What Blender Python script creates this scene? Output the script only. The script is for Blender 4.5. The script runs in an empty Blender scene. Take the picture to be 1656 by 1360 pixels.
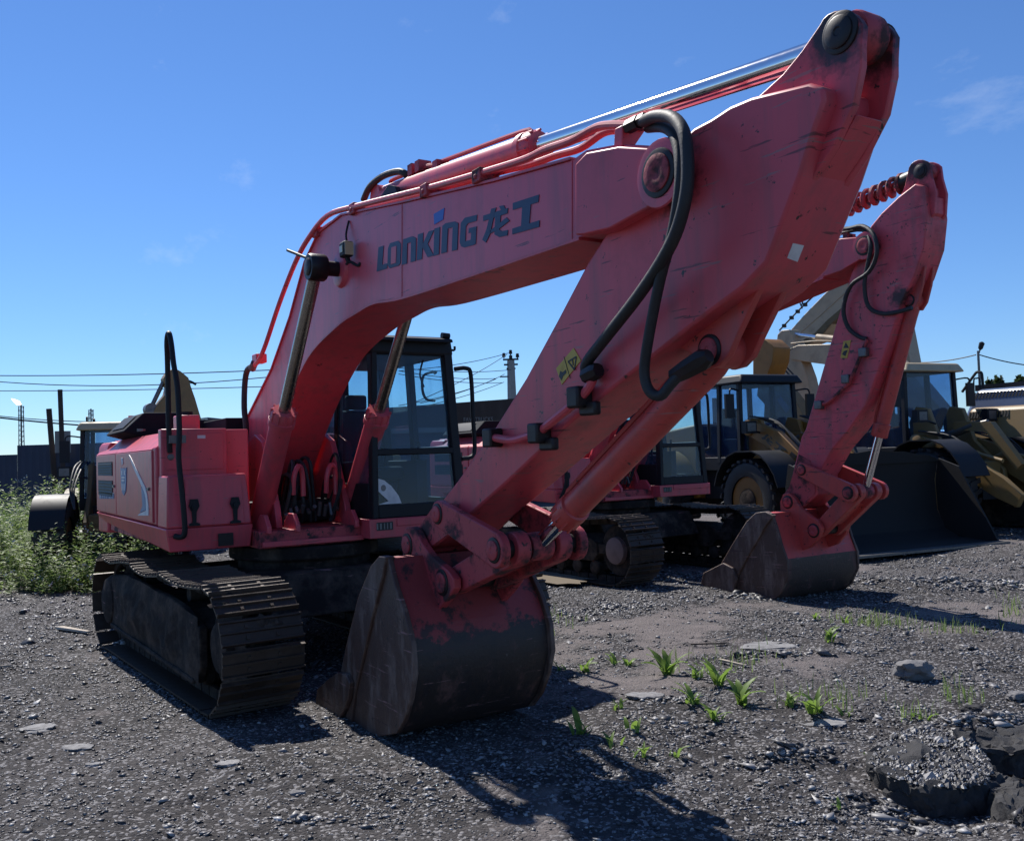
import bpy, math, random
import numpy as np
from mathutils import Vector, Matrix, noise as mnoise

random.seed(7)
rng = np.random.default_rng(7)
S = bpy.context.scene
COL = S.collection
PI = math.pi

# ------------------------------------------------------------------ camera
CAM = Vector((8.690, -3.010, 1.832))
YAW, PITCH, ROLL, FPX = 2.5848, 0.0359, -0.0318, 1498.5
FW = Vector((math.cos(YAW) * math.cos(PITCH), math.sin(YAW) * math.cos(PITCH), math.sin(PITCH)))
_rt = Vector((math.sin(YAW), -math.cos(YAW), 0))
_up = _rt.cross(FW)
RT = _rt * math.cos(ROLL) + _up * math.sin(ROLL)
UP = -_rt * math.sin(ROLL) + _up * math.cos(ROLL)
cd = bpy.data.cameras.new("camera")
cd.sensor_width = 36.0
cd.lens = FPX / 1656 * 36.0
cd.clip_start = 0.05
cd.clip_end = 3000
cam = bpy.data.objects.new("camera", cd)
COL.objects.link(cam)
mw = Matrix((RT, UP, -FW)).transposed().to_4x4()
mw.translation = CAM
cam.matrix_world = mw
S.camera = cam

# ------------------------------------------------------------------ sky, sun, exposure
SUN_EL = math.radians(49)
SUN_AZ = math.radians(178)          # direction towards the sun, from +x towards +y
to_sun = Vector((math.cos(SUN_AZ) * math.cos(SUN_EL), math.sin(SUN_AZ) * math.cos(SUN_EL), math.sin(SUN_EL)))
W = bpy.data.worlds.new("World")
S.world = W
W.use_nodes = True
nt = W.node_tree
bg = nt.nodes["Background"]
sky = nt.nodes.new("ShaderNodeTexSky")
sky.sky_type = 'NISHITA'
sky.sun_disc = False
sky.sun_elevation = SUN_EL
sky.sun_rotation = math.radians(90) - SUN_AZ
sky.altitude = 0
sky.air_density = 1.0
sky.dust_density = 0.0
sky.ozone_density = 8.0
# thin high cloud streaks, all over the sky
tc = nt.nodes.new("ShaderNodeTexCoord")
mp = nt.nodes.new("ShaderNodeMapping")
mp.inputs["Rotation"].default_value = (0.35, 0.25, 0.9)
mp.inputs["Scale"].default_value = (1.3, 5.0, 6.5)
nz = nt.nodes.new("ShaderNodeTexNoise")
nz.inputs["Scale"].default_value = 1.7
nz.inputs["Detail"].default_value = 9
nz.inputs["Roughness"].default_value = 0.62
cr = nt.nodes.new("ShaderNodeValToRGB")
cr.color_ramp.elements[0].position = 0.635
cr.color_ramp.elements[0].color = (0, 0, 0, 1)
cr.color_ramp.elements[1].position = 0.86
cr.color_ramp.elements[1].color = (0.24, 0.24, 0.24, 1)
mx = nt.nodes.new("ShaderNodeMix")
mx.data_type = 'RGBA'
mx.inputs["B"].default_value = (9, 9.5, 10, 1)
nt.links.new(tc.outputs["Generated"], mp.inputs["Vector"])
nt.links.new(mp.outputs[0], nz.inputs["Vector"])
nt.links.new(nz.outputs[0], cr.inputs[0])
nt.links.new(cr.outputs[0], mx.inputs["Factor"])
tn = nt.nodes.new("ShaderNodeMix"); tn.data_type = 'RGBA'; tn.blend_type = 'MULTIPLY'; tn.inputs["Factor"].default_value = 1
tn.inputs["B"].default_value = (0.78, 0.93, 1.12, 1)      # the phone's cool white balance
nt.links.new(sky.outputs[0], tn.inputs["A"])
nt.links.new(tn.outputs["Result"], mx.inputs["A"])
nt.links.new(mx.outputs["Result"], bg.inputs["Color"])
bg.inputs["Strength"].default_value = 0.090

sd = bpy.data.lights.new("sun", 'SUN')
sd.energy = 5.0
sd.angle = math.radians(0.5)
sd.color = (1.0, 0.96, 0.90)
sun = bpy.data.objects.new("sun", sd)
COL.objects.link(sun)
sun.rotation_euler = (-to_sun).to_track_quat('-Z', 'Y').to_euler()
sun.location = (0, 0, 30)

vs = S.view_settings
vs.view_transform = 'Standard'
vs.look = 'None'
vs.gamma = 1.0
vs.use_curve_mapping = False
vs.exposure = 0.35

# ------------------------------------------------------------------ surveying helpers: sight lines of the photograph met with real planes
def ray(px, py):
    return FW + RT * ((px - 828) / FPX) + UP * ((680 - py) / FPX)
def YP(px, py, y):
    d = ray(px, py); t = (y - CAM.y) / d.y
    return CAM + d * t
def XP(px, py, x):
    d = ray(px, py); t = (x - CAM.x) / d.x
    return CAM + d * t
def ZP(px, py, z=0.0):
    d = ray(px, py); t = (z - CAM.z) / d.z
    return CAM + d * t
def DP(px, py, depth):
    return CAM + ray(px, py) * depth
def xz(pts, y, o=(0, 0, 0)):
    r = []
    for p in pts:
        q = YP(p[0], p[1], y)
        r.append((q.x - o[0], q.z - o[2]))
    return r

# ------------------------------------------------------------------ materials
def mk(name):
    m = bpy.data.materials.new(name); m.use_nodes = True
    return m, m.node_tree, m.node_tree.nodes["Principled BSDF"]
def N(nt, t, **kw):
    n = nt.nodes.new(t)
    for k, v in kw.items():
        if k in n.inputs: n.inputs[k].default_value = v
        else: setattr(n, k, v)
    return n
def ramp(nt, a, b, ca=(0, 0, 0, 1), cb=(1, 1, 1, 1)):
    n = nt.nodes.new("ShaderNodeValToRGB")
    e = n.color_ramp.elements
    e[0].position = a; e[0].color = ca; e[1].position = b; e[1].color = cb
    return n
def c4(c): return (c[0], c[1], c[2], 1)

def surf(name, base, rough=0.5, metal=0.0, dirt=(0.05, 0.04, 0.035), amt=0.5, scale=3.0, lo=0.5, hi=0.75,
         chips=0.0, chipcol=(0.02, 0.018, 0.017), bump=0.0, bscale=60, coat=0.0, stains=(), var=0.12, streak=0.0, spec=0.5, scratch=0.0, drip=0.0):
    """painted / rusty / dusty surface: base colour, blotches of dirt, small chips, fine relief"""
    m, nt, b = mk(name)
    L = nt.links.new
    tc = N(nt, "ShaderNodeTexCoord")
    n0 = N(nt, "ShaderNodeTexNoise", Scale=0.9, Detail=3.0)
    L(tc.outputs["Object"], n0.inputs["Vector"])
    mv = N(nt, "ShaderNodeMix", data_type='RGBA')
    L(n0.outputs[0], mv.inputs["Factor"])
    mv.inputs["A"].default_value = c4([c * (1 - var) for c in base])
    mv.inputs["B"].default_value = c4([c * (1 + var) for c in base])
    n1 = N(nt, "ShaderNodeTexNoise", Scale=scale, Detail=9.0, Roughness=0.68)
    if streak:
        mpp = N(nt, "ShaderNodeMapping"); mpp.inputs["Scale"].default_value = (1, 1, streak)
        L(tc.outputs["Object"], mpp.inputs["Vector"]); L(mpp.outputs[0], n1.inputs["Vector"])
    else:
        L(tc.outputs["Object"], n1.inputs["Vector"])
    r1 = ramp(nt, lo, hi, (0, 0, 0, 1), (amt, amt, amt, 1))
    L(n1.outputs[0], r1.inputs[0])
    m1 = N(nt, "ShaderNodeMix", data_type='RGBA')
    L(r1.outputs[0], m1.inputs["Factor"]); L(mv.outputs["Result"], m1.inputs["A"])
    m1.inputs["B"].default_value = c4(dirt)
    out = m1.outputs["Result"]
    if chips:
        n2 = N(nt, "ShaderNodeTexNoise", Scale=14.0, Detail=5.0, Roughness=0.7)
        L(tc.outputs["Object"], n2.inputs["Vector"])
        r2 = ramp(nt, 0.72 - chips, 0.735 - chips)
        L(n2.outputs[0], r2.inputs[0])
        m2 = N(nt, "ShaderNodeMix", data_type='RGBA')
        L(r2.outputs[0], m2.inputs["Factor"]); L(out, m2.inputs["A"])
        m2.inputs["B"].default_value = c4(chipcol)
        out = m2.outputs["Result"]
    if scratch:        # long thin scrapes and rubbed-off marks
        for k, (rot, sc_) in enumerate((((0, .6, 0), (2, 2, 34)), ((0, -.5, 0), (3, 3, 46)))):
            ma = N(nt, "ShaderNodeMapping"); ma.inputs["Rotation"].default_value = rot; ma.inputs["Scale"].default_value = sc_; ma.inputs["Location"].default_value = (k * 3.7, 0, 0)
            ns = N(nt, "ShaderNodeTexNoise", Scale=1.0, Detail=4.0, Roughness=0.6)
            L(tc.outputs["Object"], ma.inputs["Vector"]); L(ma.outputs[0], ns.inputs["Vector"])
            rs_ = ramp(nt, .70 - scratch, .72 - scratch, (0, 0, 0, 1), (.75, .75, .75, 1)); L(ns.outputs[0], rs_.inputs[0])
            mS = N(nt, "ShaderNodeMix", data_type='RGBA'); L(rs_.outputs[0], mS.inputs["Factor"]); L(out, mS.inputs["A"])
            mS.inputs["B"].default_value = (0.05, 0.022, 0.024, 1) if k == 0 else (0.30, 0.16, 0.15, 1); out = mS.outputs["Result"]
    if drip:           # dust washed down in vertical runs
        ma = N(nt, "ShaderNodeMapping"); ma.inputs["Scale"].default_value = (9, 9, .9)
        ns = N(nt, "ShaderNodeTexNoise", Scale=1.0, Detail=5.0, Roughness=0.6)
        L(tc.outputs["Object"], ma.inputs["Vector"]); L(ma.outputs[0], ns.inputs["Vector"])
        rs_ = ramp(nt, .48, .78, (0, 0, 0, 1), (drip, drip, drip, 1)); L(ns.outputs[0], rs_.inputs[0])
        mS = N(nt, "ShaderNodeMix", data_type='RGBA'); L(rs_.outputs[0], mS.inputs["Factor"]); L(out, mS.inputs["A"])
        mS.inputs["B"].default_value = (0.16, 0.085, 0.085, 1); out = mS.outputs["Result"]
    for (p, rad) in stains:       # dark spread round a pin: grease, plus gap shade on the front arm's ears
        vd = N(nt, "ShaderNodeVectorMath", operation='DISTANCE')
        L(tc.outputs["Object"], vd.inputs[0]); vd.inputs[1].default_value = p
        dv = N(nt, "ShaderNodeMath", operation='DIVIDE'); L(vd.outputs["Value"], dv.inputs[0]); dv.inputs[1].default_value = rad
        n3 = N(nt, "ShaderNodeTexNoise", Scale=9.0, Detail=6.0, Roughness=0.65)
        L(tc.outputs["Object"], n3.inputs["Vector"])
        ad = N(nt, "ShaderNodeMath", operation='MULTIPLY_ADD'); L(n3.outputs[0], ad.inputs[0]); ad.inputs[1].default_value = 1.1
        L(dv.outputs[0], ad.inputs[2])
        r3 = ramp(nt, 0.75, 1.35, (0.92, 0.92, 0.92, 1), (0, 0, 0, 1)); L(ad.outputs[0], r3.inputs[0])
        m3 = N(nt, "ShaderNodeMix", data_type='RGBA'); L(r3.outputs[0], m3.inputs["Factor"]); L(out, m3.inputs["A"])
        m3.inputs["B"].default_value = (0.012, 0.010, 0.010, 1)
        out = m3.outputs["Result"]
    L(out, b.inputs["Base Color"])
    rr = N(nt, "ShaderNodeMapRange"); L(r1.outputs[0], rr.inputs["Value"])
    rr.inputs["To Min"].default_value = rough; rr.inputs["To Max"].default_value = min(1, rough + 0.4)
    L(rr.outputs[0], b.inputs["Roughness"])
    b.inputs["Metallic"].default_value = metal
    b.inputs["Coat Weight"].default_value = coat
    b.inputs["Coat Roughness"].default_value = 0.15
    b.inputs["Specular IOR Level"].default_value = spec
    if bump:
        n4 = N(nt, "ShaderNodeTexNoise", Scale=bscale, Detail=6.0, Roughness=0.7)
        L(tc.outputs["Object"], n4.inputs["Vector"])
        bp = N(nt, "ShaderNodeBump", Strength=bump, Distance=0.01)
        L(n4.outputs[0], bp.inputs["Height"]); L(bp.outputs[0], b.inputs["Normal"])
    return m

RED = (0.64, 0.076, 0.098)
M = {}
M['red'] = surf('red_paint', RED, 0.38, amt=0.35, scale=2.2, lo=0.55, hi=0.85, chips=0.05, coat=0.0, dirt=(0.13, 0.06, 0.06), scratch=.02, drip=.5, var=.2)
M['red_worn'] = surf('worn_red_paint', (0.44, 0.052, 0.062), 0.55, amt=0.92, scale=5, lo=0.47, hi=0.58, chips=0.10, dirt=(0.030, 0.026, 0.027), bump=0.2)
M['red_deep'] = surf('bright_red_paint', (0.54, 0.066, 0.056), 0.42, amt=0.5, scale=3, lo=0.52, hi=0.75, chips=0.08, dirt=(0.07, 0.035, 0.03), scratch=.04, drip=.4, var=.18)
M['rust'] = surf('rusty_bucket_steel', (0.075, 0.040, 0.030), 0.55, 0.0, dirt=(0.30, 0.22, 0.18), amt=0.75, scale=7, lo=0.50, hi=0.74, chips=0.06, chipcol=(0.02, 0.015, 0.014), bump=0.5, bscale=30, streak=0.3, scratch=.05)
def bucket_wear(name, z0):
    """back of a digging bucket: paint left near the top, worn off raggedly below height z0"""
    m = surf(name, (0.036, 0.024, 0.020), 0.55, 0.0, dirt=(0.19, 0.085, 0.070), amt=0.7, scale=5, lo=0.54, hi=0.68, chips=0.07, chipcol=(0.17, 0.14, 0.125), bump=0.5, bscale=25, streak=0.4, scratch=.05)
    nt = m.node_tree; b = nt.nodes["Principled BSDF"]; L = nt.links.new
    src = b.inputs["Base Color"].links[0].from_socket; tc = [n for n in nt.nodes if n.bl_idname == "ShaderNodeTexCoord"][0]
    sx = N(nt, "ShaderNodeSeparateXYZ"); L(tc.outputs["Object"], sx.inputs[0])
    nz = N(nt, "ShaderNodeTexNoise", Scale=5.0, Detail=8.0, Roughness=0.72); L(tc.outputs["Object"], nz.inputs["Vector"])
    a = N(nt, "ShaderNodeMath", operation='MULTIPLY_ADD'); L(nz.outputs[0], a.inputs[0]); a.inputs[1].default_value = .55; L(sx.outputs["Z"], a.inputs[2])
    r = ramp(nt, z0 + .25, z0 + .31); r.color_ramp.elements[1].color = (.92, .92, .92, 1); L(a.outputs[0], r.inputs[0])
    mx_ = N(nt, "ShaderNodeMix", data_type='RGBA'); L(r.outputs[0], mx_.inputs["Factor"]); L(src, mx_.inputs["A"]); mx_.inputs["B"].default_value = (0.30, 0.040, 0.040, 1)
    n2 = N(nt, "ShaderNodeTexNoise", Scale=7.0, Detail=8.0, Roughness=0.7); L(tc.outputs["Object"], n2.inputs["Vector"])
    r2 = ramp(nt, .52, .60); r2.color_ramp.elements[1].color = (.9, .9, .9, 1); L(n2.outputs[0], r2.inputs[0])
    m2 = N(nt, "ShaderNodeMix", data_type='RGBA'); L(r2.outputs[0], m2.inputs["Factor"]); L(mx_.outputs["Result"], m2.inputs["A"]); m2.inputs["B"].default_value = (0.028, 0.020, 0.019, 1)
    L(m2.outputs["Result"], b.inputs["Base Color"]); return m
M['bucket_wear'] = bucket_wear('ragged_red_bucket_paint', .72)
M['bucket_red'] = surf('scuffed_red_bucket_paint', (0.22, 0.030, 0.040), 0.6, amt=0.95, scale=4, lo=0.47, hi=0.62, chips=0.08, dirt=(0.030, 0.022, 0.022), bump=0.25)
M['bucket_back'] = surf('scraped_bucket_back', (0.056, 0.040, 0.035), 0.55, 0.0, dirt=(0.20, 0.085, 0.075), amt=0.7, scale=5, lo=0.54, hi=0.68, chips=0.06, chipcol=(0.17, 0.14, 0.125), bump=0.5, bscale=25, streak=0.4, scratch=.05)
M['track'] = surf('worn_track_steel', (0.052, 0.034, 0.024), 0.5, 0.25, dirt=(0.105, 0.078, 0.06), amt=0.7, scale=6, bump=0.3, bscale=40)
M['mud'] = surf('muddy_steel', (0.020, 0.015, 0.013), 0.85, 0.0, dirt=(0.110, 0.080, 0.062), amt=0.85, scale=4.5, lo=0.45, hi=0.68, bump=1.0, bscale=14, spec=.2, scratch=.02)
M['black'] = surf('black_paint', (0.012, 0.013, 0.016), 0.55, amt=0.3, dirt=(0.05, 0.045, 0.045), lo=0.55, hi=0.85, spec=0.3)
M['matt_black'] = surf('matt_black_hood', (0.012, 0.014, 0.018), 0.8, amt=0.25, dirt=(0.04, 0.038, 0.038), spec=0.15)
M['rubber'] = surf('black_rubber', (0.018, 0.018, 0.019), 0.6, amt=0.6, dirt=(0.07, 0.065, 0.06), scale=8, lo=0.5, hi=0.8, bump=0.2)
M['grease'] = surf('greasy_steel', (0.018, 0.014, 0.014), 0.45, 0.3, amt=0.5, dirt=(0.06, 0.03, 0.03), scale=20, bump=0.05)
M['steel'] = surf('grey_steel', (0.16, 0.155, 0.15), 0.45, 0.7, amt=0.5, scale=12)
M['chrome'] = surf('chromed_rod', (0.75, 0.75, 0.76), 0.10, 1.0, amt=0.12, dirt=(0.3, 0.28, 0.26), scale=9)
M['rod_dirty'] = surf('dusty_chromed_rod', (0.36, 0.34, 0.31), 0.26, 1.0, amt=0.5, dirt=(0.16, 0.12, 0.08), scale=9)
M['yellow'] = surf('yellow_loader_paint', (0.26, 0.115, 0.015), 0.5, amt=0.5, scale=3, dirt=(0.09, 0.06, 0.03))
M['tan'] = surf('faded_tan_paint', (0.23, 0.145, 0.05), 0.5, amt=0.5, scale=3, dirt=(0.12, 0.09, 0.06))
M['pale'] = surf('pale_beige_paint', (0.42, 0.31, 0.19), 0.5, amt=0.5, scale=3, dirt=(0.14, 0.11, 0.08))
M['drab'] = surf('ochre_paint_and_shade', (0.13, 0.08, 0.025), 0.6, amt=0.6, scale=4, dirt=(0.05, 0.04, 0.03))  # small loader's paint, also the painted shade below the pale boom
M['hub'] = surf('rubbed_idler_hub', (0.20, 0.12, 0.105), 0.6, amt=0.6, dirt=(0.08, 0.06, 0.05), scale=8, bump=.3)
M['cream'] = surf('cream_roof_paint', (0.46, 0.36, 0.21), 0.5, amt=0.4, scale=5, dirt=(0.2, 0.15, 0.1))
M['bluegrey'] = surf('blue_grey_hood_paint', (0.10, 0.13, 0.20), 0.30, amt=0.3, coat=0.3)
M['navy'] = surf('navy_fence_sheet', (0.022, 0.032, 0.062), 0.6, amt=0.3, dirt=(0.05, 0.05, 0.06), scale=1.5)
M['wood'] = surf('dark_weathered_wood', (0.05, 0.035, 0.028), 0.85, amt=0.6, dirt=(0.09, 0.07, 0.06), streak=0.1, bump=0.5)
M['stick'] = surf('pale_split_wood', (0.42, 0.36, 0.29), 0.8, amt=0.5, dirt=(0.15, 0.12, 0.1), scale=12, bump=0.3)
M['concrete'] = surf('grey_concrete', (0.30, 0.29, 0.27), 0.85, amt=0.4, dirt=(0.15, 0.14, 0.13), scale=4, bump=0.3)
M['tarp'] = surf('silver_black_tarpaulin', (0.05, 0.055, 0.065), 0.35, amt=0.5, dirt=(0.12, 0.12, 0.12))
M['white'] = surf('off_white_print', (0.70, 0.68, 0.66), 0.5, amt=0.4, dirt=(0.3, 0.25, 0.25), scale=8)
M['navyprint'] = surf('dark_blue_lettering', (0.018, 0.035, 0.085), 0.45, amt=0.3, dirt=(0.12, 0.06, 0.07), scale=9)
M['blueprint'] = surf('bright_blue_print', (0.025, 0.10, 0.42), 0.4, amt=0.2)
M['blueswoosh'] = surf('mid_blue_print', (0.05, 0.16, 0.36), 0.4, amt=0.2)
M['yellowprint'] = surf('yellow_warning_print', (0.55, 0.36, 0.05), 0.5, amt=0.4, dirt=(0.2, 0.12, 0.05), scale=20)
M['blackprint'] = surf('black_print', (0.02, 0.02, 0.02), 0.5, amt=0.2)
M['greyprint'] = surf('grey_print', (0.22, 0.20, 0.18), 0.5, amt=0.2)
M['stone'] = surf('grey_stone', (0.17, 0.165, 0.165), 0.85, amt=0.6, dirt=(0.07, 0.065, 0.065), scale=6, bump=0.5, bscale=35)
M['slab'] = surf('pale_flat_stone', (0.24, 0.235, 0.235), 0.8, amt=0.8, dirt=(0.08, 0.075, 0.075), scale=14, lo=.42, hi=.7, bump=0.5)
M['asphalt'] = surf('broken_asphalt', (0.035, 0.034, 0.035), 0.9, amt=0.5, dirt=(0.09, 0.085, 0.085), scale=14, lo=0.5, hi=0.7, bump=1.0, bscale=45)
M['seat'] = surf('dark_seat_fabric', (0.022, 0.022, 0.026), 0.8, amt=0.3)
M['lampglass'] = surf('lamp_lens', (0.55, 0.45, 0.25), 0.15, amt=0.2)
M['redlamp'] = surf('red_lens', (0.6, 0.05, 0.03), 0.2, amt=0.2)

def glass(name, tint, dust, duststr=0.12):
    m = bpy.data.materials.new(name); m.use_nodes = True
    nt = m.node_tree; nt.nodes.clear(); L = nt.links.new
    o = N(nt, "ShaderNodeOutputMaterial")
    t = N(nt, "ShaderNodeBsdfTransparent"); t.inputs["Color"].default_value = c4(tint)
    g = N(nt, "ShaderNodeBsdfGlossy"); g.inputs["Roughness"].default_value = 0.04
    d = N(nt, "ShaderNodeBsdfDiffuse"); d.inputs["Color"].default_value = c4(dust)
    tl = N(nt, "ShaderNodeBsdfTranslucent"); tl.inputs["Color"].default_value = c4(dust)
    a0 = N(nt, "ShaderNodeMixShader"); a0.inputs[0].default_value = 0.35
    L(d.outputs[0], a0.inputs[1]); L(tl.outputs[0], a0.inputs[2])
    tc = N(nt, "ShaderNodeTexCoord"); n = N(nt, "ShaderNodeTexNoise", Scale=3.0, Detail=6.0)
    L(tc.outputs["Object"], n.inputs["Vector"])
    r = ramp(nt, 0.3, 0.8, (duststr * 0.5,) * 3 + (1,), (duststr * 1.6,) * 3 + (1,)); L(n.outputs[0], r.inputs[0])
    a = N(nt, "ShaderNodeMixShader"); L(r.outputs[0], a.inputs[0]); L(t.outputs[0], a.inputs[1]); L(a0.outputs[0], a.inputs[2])
    f = N(nt, "ShaderNodeFresnel"); f.inputs["IOR"].default_value = 1.45
    ge = N(nt, "ShaderNodeNewGeometry"); iv = N(nt, "ShaderNodeMath", operation='SUBTRACT'); iv.inputs[0].default_value = 1.0; L(ge.outputs["Backfacing"], iv.inputs[1])
    fm = N(nt, "ShaderNodeMath", operation='MULTIPLY'); L(f.outputs[0], fm.inputs[0]); L(iv.outputs[0], fm.inputs[1])      # reflect on the outer face only
    b = N(nt, "ShaderNodeMixShader"); L(fm.outputs[0], b.inputs[0]); L(a.outputs[0], b.inputs[1]); L(g.outputs[0], b.inputs[2])
    L(b.outputs[0], o.inputs["Surface"])
    return m
M['glass'] = glass('tinted_cab_glass', (0.78, 0.90, 0.96), (0.16, 0.26, 0.46), 0.06)
M['glass_dark'] = glass('dark_cab_glass', (0.62, 0.76, 0.90), (0.10, 0.16, 0.30), 0.12)

def emit(name, col, s):
    m = bpy.data.materials.new(name); m.use_nodes = True
    nt = m.node_tree; nt.nodes.clear()
    o = N(nt, "ShaderNodeOutputMaterial"); e = N(nt, "ShaderNodeEmission")
    e.inputs["Color"].default_value = c4(col); e.inputs["Strength"].default_value = s
    nt.links.new(e.outputs[0], o.inputs["Surface"])
    return m
M['flame'] = emit('gas_flame', (1.0, 0.72, 0.45), 2.2)

def leafmat(name, a, b_, trans=0.35):
    m, nt, b = mk(name); L = nt.links.new
    g = N(nt, "ShaderNodeNewGeometry")
    mxx = N(nt, "ShaderNodeMix", data_type='RGBA')
    L(g.outputs["Random Per Island"], mxx.inputs["Factor"])
    mxx.inputs["A"].default_value = c4(a); mxx.inputs["B"].default_value = c4(b_)
    L(mxx.outputs["Result"], b.inputs["Base Color"])
    b.inputs["Roughness"].default_value = 0.5
    tr = N(nt, "ShaderNodeBsdfTranslucent"); L(mxx.outputs["Result"], tr.inputs["Color"])
    ms = N(nt, "ShaderNodeMixShader"); ms.inputs[0].default_value = trans
    L(b.outputs[0], ms.inputs[1]); L(tr.outputs[0], ms.inputs[2])
    L(ms.outputs[0], nt.nodes["Material Output"].inputs["Surface"])
    return m
M['leaf'] = leafmat('dock_leaf', (0.09, 0.19, 0.03), (0.25, 0.36, 0.07), 0.55)
M['leaf_dark'] = leafmat('tree_leaf', (0.03, 0.05, 0.015), (0.06, 0.09, 0.03))
M['weed'] = leafmat('weed_leaf', (0.11, 0.19, 0.04), (0.30, 0.38, 0.13), 0.5)
M['weedflower'] = surf('pale_seed_head', (0.50, 0.48, 0.42), 0.8, amt=0.2)

# ------------------------------------------------------------------ mesh builder
class MB:
    def __init__(s): s.v = []; s.f = []
    def add(s, v, f):
        o = len(s.v); s.v += [tuple(p) for p in v]; s.f += [tuple(i + o for i in q) for q in f]; return s
    def box(s, x0, x1, y0, y1, z0, z1):
        v = [(x0, y0, z0), (x1, y0, z0), (x1, y1, z0), (x0, y1, z0), (x0, y0, z1), (x1, y0, z1), (x1, y1, z1), (x0, y1, z1)]
        return s.add(v, [(3, 2, 1, 0), (4, 5, 6, 7), (0, 1, 5, 4), (1, 2, 6, 5), (2, 3, 7, 6), (3, 0, 4, 7)])
    def hexa(s, b4, t4):
        return s.add(list(b4) + list(t4), [(3, 2, 1, 0), (4, 5, 6, 7), (0, 1, 5, 4), (1, 2, 6, 5), (2, 3, 7, 6), (3, 0, 4, 7)])
    def beam(s, p0, p1, w, h, up=(0, 0, 1)):
        p0 = Vector(p0); p1 = Vector(p1); d = (p1 - p0).normalized(); u = Vector(up)
        if abs(d.dot(u)) > 0.98: u = Vector((1, 0, 0))
        a = d.cross(u).normalized() * (w / 2); b = a.normalized().cross(d).normalized() * (h / 2)
        return s.hexa([p0 - a - b, p0 + a - b, p0 + a + b, p0 - a + b], [p1 - a - b, p1 + a - b, p1 + a + b, p1 - a + b])
    def prism(s, poly, y0, y1):           # poly in x,z
        n = len(poly)
        ar = sum(poly[i][0] * poly[(i + 1) % n][1] - poly[(i + 1) % n][0] * poly[i][1] for i in range(n))
        if ar > 0: poly = poly[::-1]
        if y0 > y1: y0, y1 = y1, y0
        v = [(p[0], y0, p[1]) for p in poly] + [(p[0], y1, p[1]) for p in poly]
        f = [tuple(range(n - 1, -1, -1)), tuple(range(n, 2 * n))]
        f += [(i, (i + 1) % n, n + (i + 1) % n, n + i) for i in range(n)]
        return s.add(v, f)
    def prismv(s, poly3, vec):
        n = len(poly3); vec = Vector(vec); p = [Vector(q) for q in poly3]
        v = p + [q + vec for q in p]
        f = [tuple(range(n - 1, -1, -1)), tuple(range(n, 2 * n))] + [(i, (i + 1) % n, n + (i + 1) % n, n + i) for i in range(n)]
        return s.add(v, f)
    def sheet(s, path, y0, y1, t):        # bent plate along an x,z path
        P = [Vector((p[0], p[1])) for p in path]; off = []
        for i in range(len(P)):
            a = P[max(i - 1, 0)]; b = P[min(i + 1, len(P) - 1)]; d = (b - a).normalized()
            off.append((P[i].x - d.y * t, P[i].y + d.x * t))
        return s.strip(path, off, y0, y1)
    def strip(s, A, B, y0, y1):
        n = len(A); v = []
        for a, b in zip(A, B):
            v += [(a[0], y0, a[1]), (b[0], y0, b[1]), (b[0], y1, b[1]), (a[0], y1, a[1])]
        f = [(0, 1, 2, 3), (4 * n - 1, 4 * n - 2, 4 * n - 3, 4 * n - 4)]
        for i in range(n - 1):
            o = 4 * i
            for k in range(4):
                f.append((o + k, o + 4 + k, o + 4 + (k + 1) % 4, o + (k + 1) % 4))
        return s.add(v, f)
    def rev(s, p0, ax, prof, n=20, cap=True):
        p0 = Vector(p0); ax = Vector(ax).normalized(); u = Vector((0, 0, 1)) if abs(ax.z) < 0.9 else Vector((1, 0, 0))
        a = ax.cross(u).normalized(); b = ax.cross(a); v = []
        for (t, r) in prof:
            for i in range(n):
                an = 2 * PI * i / n
                v.append(p0 + ax * t + a * (r * math.cos(an)) + b * (r * math.sin(an)))
        f = []
        for j in range(len(prof) - 1):
            for i in range(n):
                f.append((j * n + i, (j + 1) * n + i, (j + 1) * n + (i + 1) % n, j * n + (i + 1) % n))
        if cap:
            f.append(tuple(range(n))); k = (len(prof) - 1) * n; f.append(tuple(range(k + n - 1, k - 1, -1)))
        return s.add(v, f)
    def cyl(s, p0, p1, r, r1=None, n=16):
        d = Vector(p1) - Vector(p0)
        return s.rev(p0, d, [(0, r), (d.length, r if r1 is None else r1)], n)
    def tube(s, pts, r, n=8, sub=4, smooth=True):
        P = [Vector(p) for p in pts]
        if smooth and len(P) > 2:
            Q = []
            for i in range(len(P) - 1):
                a = P[max(i - 1, 0)]; b = P[i]; c = P[i + 1]; d = P[min(i + 2, len(P) - 1)]
                for k in range(sub):
                    t = k / sub
                    Q.append(0.5 * ((2 * b) + (c - a) * t + (2 * a - 5 * b + 4 * c - d) * t * t + (3 * b - a - 3 * c + d) * t ** 3))
            Q.append(P[-1]); P = Q
        v = []; a = None
        for i, p in enumerate(P):
            d = (P[min(i + 1, len(P) - 1)] - P[max(i - 1, 0)]).normalized()
            if a is None:
                u = Vector((0, 0, 1)) if abs(d.z) < 0.9 else Vector((1, 0, 0)); a = d.cross(u).normalized()
            else:
                a = (a - d * a.dot(d)).normalized()
            b = d.cross(a)
            rr = r[i * (len(r) - 1) // max(1, len(P) - 1)] if isinstance(r, (list, tuple)) else r
            for k in range(n):
                an = 2 * PI * k / n; v.append(p + a * (rr * math.cos(an)) + b * (rr * math.sin(an)))
        f = []
        for j in range(len(P) - 1):
            for i in range(n):
                f.append((j * n + i, j * n + (i + 1) % n, (j + 1) * n + (i + 1) % n, (j + 1) * n + i))
        f.append(tuple(range(n - 1, -1, -1))); k = (len(P) - 1) * n; f.append(tuple(range(k, k + n)))
        return s.add(v, f)
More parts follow.
